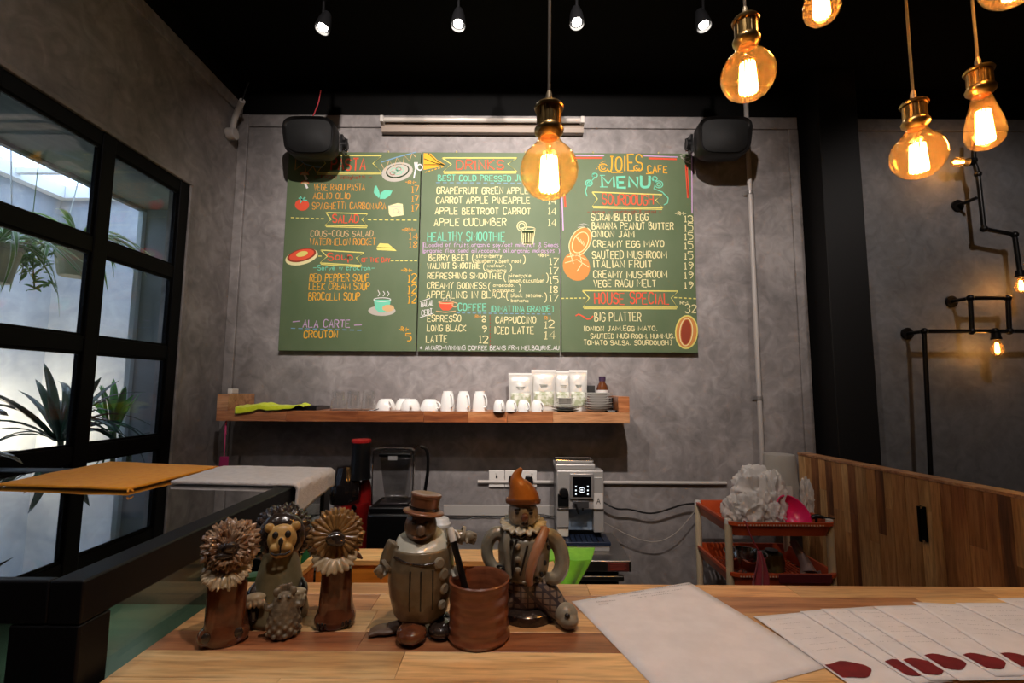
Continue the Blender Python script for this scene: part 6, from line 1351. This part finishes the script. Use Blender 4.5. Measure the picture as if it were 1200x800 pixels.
    nm = ['leftmost fanned menu sheet beside the large blank page', 'second fanned menu sheet from the blank page', 'third fanned menu sheet from the blank page', 'fourth fanned menu sheet from the blank page', 'fifth fanned menu sheet from the blank page', 'sixth fanned menu sheet from the blank page', 'second fanned menu sheet from the right edge', 'fanned menu sheet on top of the pile at right edge']
    reds = [(993, 785), (1030, 785), (1051, 782), (1071, 776), (1104, 776), (1150, 771), (1195, 762), (1240, 752)]
    for i, (a, e) in enumerate(rows):
        zz = z+.0016+i*.0012; qq = lambda x, y: P(x, y, Z=zz-CZ)
        A = qq(*a); dl = (qq(*e)-A); dl.z = 0; dl.normalize(); pr = Vector((-dl.y, dl.x, 0)); B = A+pr*.148
        o = sheet('menu_sheet', nm[i], A, B, dl, .21, zz, .0006, 'fanned menu sheets')
        c = qq(*reds[i]); along = (c-A).dot(dl); side = max(.014, (c-A).dot(pr)); c = A+dl*along+pr*side
        pts = []
        for k in range(28):
            an = 2*PI*k/28; rx, ry = .036, .019; v_ = pr*(rx*math.cos(an))+dl*(ry*math.sin(an)*(1+.12*math.cos(5*an))); pts.append(c+v_)
        w_ = min(side, .030)
        b = MB(); b._add([Vector((p.x, p.y, zz+.0011)) for p in pts if (p-A).dot(pr) > .001], [tuple(range(len([p for p in pts if (p-A).dot(pr) > .001])))]); b.build('red_emblem', red if i < 7 else mat('orange print', (.4, .1, .02), .6), o, smooth=False)
        b = MB()
        for r_ in range(7):
            st = A+pr*(.014+.01*(r_ % 2))+dl*(.018+.016*r_); ln = .04+.03*rr.random()
            for k in range(int(ln/.004)):
                if rr.random() < .2: continue
                p = st+pr*(.004*k); e2 = p+pr*.0025+dl*rr.uniform(-.0012, .0012)
                b.stroke([(p.x, p.y), (e2.x, e2.y)], .0006, Vector((0, 0, zz)), Vector((1, 0, 0)), Vector((0, 1, 0)), Vector((0, 0, 1)), .0011)
        b.build('menu_print', ink, o, smooth=False, fix=False)
mug_and_papers()
# ------------------------------------------------------------------ plastic trolley and its load
def trolley():
    yf, yb = 2.10, 2.50; zr = P(915, 612, Y=yf).z; z2 = P(915, 672, Y=yf).z
    xa, xb = P(856, 616, Y=yf).x, P(979, 612, Y=yf).x
    t = thing('plastic_trolley', 'orange plastic two-tier trolley with cream legs beside wooden partition', 'trolley', ((xa+xb)/2, (yf+yb)/2, 0))
    om = mat('orange plastic', (.42, .055, .012), .35, col2=(.46, .07, .018), scale=5); cm = mat('cream plastic leg', (.58, .46, .30), .4)
    def rr_(x0, x1, y0, y1, r, z, n=6):
        o = []
        for cx, cy, a0 in ((x1-r, y1-r, 0), (x0+r, y1-r, 90), (x0+r, y0+r, 180), (x1-r, y0+r, 270)):
            for i in range(n+1): a = R(a0+90*i/n); o.append(Vector((cx+r*math.cos(a), cy+r*math.sin(a), z)))
        return o
    def tray(zt):
        b = MB(); L_ = []
        for (ins, dz) in ((-.008, -.014), (-.008, 0), (.004, 0), (.008, -.012), (.022, -.055), (.022, -.060), (.012, -.060), (-.0, -.016)):
            L_.append([b.bm.verts.new(v) for v in rr_(xa+ins, xb-ins, yf+ins, yb-ins, .045, zt+dz)])
        n = len(L_[0])
        for r1, r2 in zip(L_, L_[1:]+[L_[0]]):
            for i in range(n): b.bm.faces.new((r1[i], r1[(i+1) % n], r2[(i+1) % n], r2[i]))
        b.build('tray_rim', om, t)
        # perforated floor
        bb = MB(); x0, x1, y0, y1 = xa+.023, xb-.023, yf+.023, yb-.023
        k = 0; x = x0
        while x < x1-.012: bb.box((x, y0, zt-.062), (x+.010, y1, zt-.056)); x += .019
        y = y0
        while y < y1-.012: bb.box((x0, y, zt-.0621), (x1, y+.008, zt-.0575)); y += .04
        g_ = bb.build('tray_grid', om, t, smooth=False); g_['kind'] = 'stuff'
        # pale notches under the front lip
        bb = MB(); x = xa+.03
        while x < xb-.05: bb.box((x, yf-.0095, zt-.013), (x+.006, yf-.0082, zt-.007)); x += .0125
        g_ = bb.build('lip_notches', mat('pale notch', (.6, .45, .35), .5), t, smooth=False); g_['kind'] = 'stuff'
    tray(zr); tray(z2); tray(z2-.35)
    for x in (xa-.002, xb-.012):
        for y in (yf+.03, yb-.03):
            xx = x+.006
            for z0, z1 in ((zr-.0605, z2+.001),): pass
            MB().cyl((xx-.0, y-.0, .04), (xx, y, zr-.015), .0155, n=18).build('leg', cm, t)
            MB().cyl((xx, y, zr-.0145), (xx, y, zr+.006), .0165, .014, n=18).build('leg_cap', mat('white plastic', (.60, .57, .53), .35), t)
            MB().cyl((xx-.012, y, .02), (xx+.012, y, .02), .02, n=18).build('wheel', BLKPL, t)
    zf = zr-.056
    # crumpled clear bags
    bag = mat('milky plastic bag', (.86, .83, .80), .3, trans=.3, coat=.3, alpha=.74)
    specs = [((858, 583), 2.18, (.055, .05, .075), 'small pointed white plastic bag at the left trolley corner'), ((878, 598), 2.17, (.085, .06, .070), 'crumpled milky plastic bag at the front of the trolley'), ((885, 570), 2.34, (.12, .09, .095), 'large crumpled white plastic bag heaped at back of the trolley'), ((905, 575), 2.24, (.07, .06, .085), 'rounded clear plastic bag leaning on the frosted jug'), ((908, 602), 2.15, (.05, .045, .045), 'small clear bag next to the pink bowl'), ((945, 577), 2.30, (.03, .04, .07), 'thin white bag stuffed right of the frosted jug')]
    for k, ((px, py), Y, r, lb) in enumerate(specs):
        c = P(px, py, Y=Y); b = MB(); zb = max(0, 0)
        bmesh.ops.create_icosphere(b.bm, subdivisions=5, radius=1)
        for v in b.bm.verts:
            d_ = v.co.normalized(); n1 = 1-abs(noise.noise(d_*1.6+Vector((k*7, 0, 0))))*1.1; n2 = .5-abs(noise.noise(d_*3.6+Vector((k, 3, 0)))); n3 = abs(noise.noise(d_*9+Vector((0, 0, k))))
            s_ = .78*n1+.26*n2+.10*n3+.10; v.co = Vector((c.x+d_.x*r[0]*s_, c.y+d_.y*r[1]*s_, c.z+d_.z*r[2]*s_*(1.15 if d_.z > 0 else 1)))
        mz = min(v.co.z for v in b.bm.verts)
        for v in b.bm.verts:
            if mz > zf+.002 : v.co.z = zf+.001+(v.co.z-mz)*((c.z+r[2]-zf)/(c.z+r[2]-mz)) if k != 0 else v.co.z-(mz-zf-.001)
            v.co.z = max(v.co.z, zf+.001)
        o = b.build('plastic_bag', bag, smooth=True, angle=70); tag(o, lb, 'plastic bag')
    c = P(873, 594, Y=2.105); b = MB()
    for i, (dx, dz) in enumerate(((-.012, 0), (-.004, .001), (.005, -.001), (.013, .002))): b.box((c.x+dx-.002, c.y-.004, c.z+dz-.006), (c.x+dx+.002, c.y-.002, c.z+dz+.006))
    # frosted jug
    Y = 2.36; c = P(916, 600, Y=Y); c.z = zf+.0006; h = P(916, 532, Y=Y).z-c.z; ra = .5*(P(935, 560, Y=Y).x-P(898, 560, Y=Y).x)
    t2 = thing('frosted_jug', 'tall frosted plastic tumbler standing upside down at back of trolley', 'jug', c)
    MB().lathe([(ra*1.05, 0), (ra*1.03, h*.3), (ra*.93, h*.93), (ra*.88, h), (0, h+.002)], c, 40).lathe([(ra*.98, .001), (ra*.88, h*.93), (0, h*.96)], c, 40).build('jug_wall', mat('frosted plastic', (.66, .63, .58), .35, trans=.45, alpha=.88, coat=.2), t2)
    MB().box((c.x-.022, c.y-ra-.001, c.z+h*.35), (c.x+.012, c.y-ra+.004, c.z+h*.55)).build('paper_label', mat('white label', (.6, .57, .54), .6), t2)
    # pink bowl
    Y = 2.17; c = P(929, 602, Y=Y); ra = .5*(P(949, 600, Y=Y).x-P(907, 600, Y=Y).x)
    pk = mat('hot pink plastic', (.75, .02, .14), .3, sss=.1, coat=.3)
    t2 = thing('pink_bowl', 'hot pink plastic bowl tipped on its side at trolley front', 'bowl', Vector((c.x, c.y, zf)))
    b = MB(); b.lathe([(0, -.06), (ra*.5, -.058), (ra*.85, -.035), (ra, 0), (ra*1.03, .012), (ra*.97, .012), (ra*.93, -.002), (ra*.78, -.03), (ra*.45, -.050), (0, -.052)], (c.x, c.y, zf+ra*.95), 40, axis=(.25, -.75, .6)); b.build('bowl_shell', pk, t2)
    b = MB(); b.lathe([(ra*.40, -.0570), (ra*.46, -.0640), (ra*.50, -.0565)], (c.x, c.y, zf+ra*.95), 40, axis=(.25, -.75, .6)); b.build('foot_ring', pk, t2, thick=.002)
    # black shears
    Y = 2.16; z = zf+.012; a, e = P(951, 606, Y=Y), P(972, 606, Y=Y); t2 = thing('black_shears', 'black-handled shears lying by the pink bowl on the trolley', 'scissors', Vector(((a.x+e.x)/2, Y, zf)))
    MB().tube([(a.x, Y, zr+.004), (a.x+.02, Y, zr+.014), (a.x+.05, Y-.01, zr+.008)], [.008, .011, .007], 10).build('handle', BLKPL, t2); MB().tube([(a.x+.045, Y-.01, zr+.008), (e.x+.01, Y-.02, zr+.006)], [.006, .003], 8).build('blade', mat('chrome', (.6, .6, .6), .12, 1), t2); MB().cyl((a.x+.02, Y, zf+.0005), (a.x+.02, Y, zr+.006), .006, n=10).build('grip_end', BLKPL, t2)
    # lower tier
    zf2 = z2-.056
    Y = 2.22; c = P(874, 660, Y=Y); c.z = zf2+.0006; ra = .085
    t2 = thing('steel_bowl', 'shiny steel bowl on the lower tier of the trolley', 'bowl', c)
    MB().lathe([(0, 0), (ra*.5, 0), (ra*.85, .03), (ra*.98, .075), (ra*1.03, .10), (ra*1.0, .101), (ra*.93, .07), (ra*.8, .03), (0, .004)], c, 40).build('bowl_shell', mat('polished steel', (.5, .48, .46), .12, 1), t2); MB().lathe([(ra*1.03, .099), (ra*1.07, .099), (ra*1.07, .103), (ra*1.03, .103)], c, 40, closed=True).build('rolled_rim', mat('polished steel', (.5, .48, .46), .12, 1), t2)
    Y = 2.30; c = P(905, 664, Y=Y); c.z = zf2+.0006; t2 = thing('olive_pouch', 'olive round container behind steel bowl on the lower tier', 'container', c)
    MB().lathe([(0, 0), (.05, 0), (.055, .04), (.045, .075), (0, .08)], c, 28).build('pouch_body', mat('olive plastic', (.10, .09, .04), .4), t2); MB().lathe([(0, .0805), (.03, .0805), (.028, .09), (0, .091)], c, 24).build('pouch_cap', BLKPL, t2)
    a = P(929, 632, Y=2.24); e = P(950, 668, Y=2.16); b = MB(); b.tube([a, a.lerp(e, .35)+Vector((.005, 0, -.01)), a.lerp(e, .7), e+Vector((-.01, 0, -.004))], [.016, .020, .022, .034], 16)
    for k in range(4): b.tube([e+Vector((-.03+.02*k, 0, 0)), e+Vector((-.055+.035*k, -.015, -.035))], [.014, .007], 8)
    mn = min(v.co.z for v in b.bm.verts); b.bm.transform(Matrix.Translation((0, 0, zf2+.003-mn)))
    o = b.build('kitchen_glove', mat('dusty mauve rubber', (.20, .13, .12), .5, sss=.05), smooth=True); tag(o, 'limp mauve rubber glove standing on the lower trolley tier', 'glove')
    # towel hanging from the top lip
    a = P(875, 611, Y=yf-.018); b_ = P(889, 645, Y=yf-.024); t2 = thing('maroon_cloth', 'maroon cloth hanging by a loop from the front lip of trolley', 'cloth', a)
    MB().tube([Vector((a.x, yf+.006, zr+.004)), Vector((a.x, yf-.013, zr+.004)), Vector((a.x+.012, yf-.020, zr-.05)), b_], .003, 8).build('hanging_loop', mat('maroon cord', (.28, .03, .04), .6), t2)
    c0 = b_; zlow = P(889, 700, Y=yf-.024).z
    def f(u, v):
        w_ = .008+.028*min(1, v*1.6); return Vector((c0.x+(u-.5)*2*w_*(1 if v < .9 else 1)+.004*math.sin(v*6), yf-.030-.008*math.cos(u*PI*4)*min(1, v*2), c0.z+(zlow-c0.z)*v))
    MB().grid(f, 24, 20).build('cloth_body', mat('maroon fabric', (.30, .03, .045), .85, sheen=.3), t2, thick=.003)
    x0, x1 = P(911, 680, Y=yf).x, P(973, 680, Y=yf).x
    o = MB().box((x0, yf-.016, z2-.034), (x1, yf-.0085, z2+.003)).build('dark_strip', mat('dark maroon strip', (.10, .012, .018), .5), bevel=.003); tag(o, 'dark maroon strip clipped along the lower front lip of trolley', 'strip')
trolley()
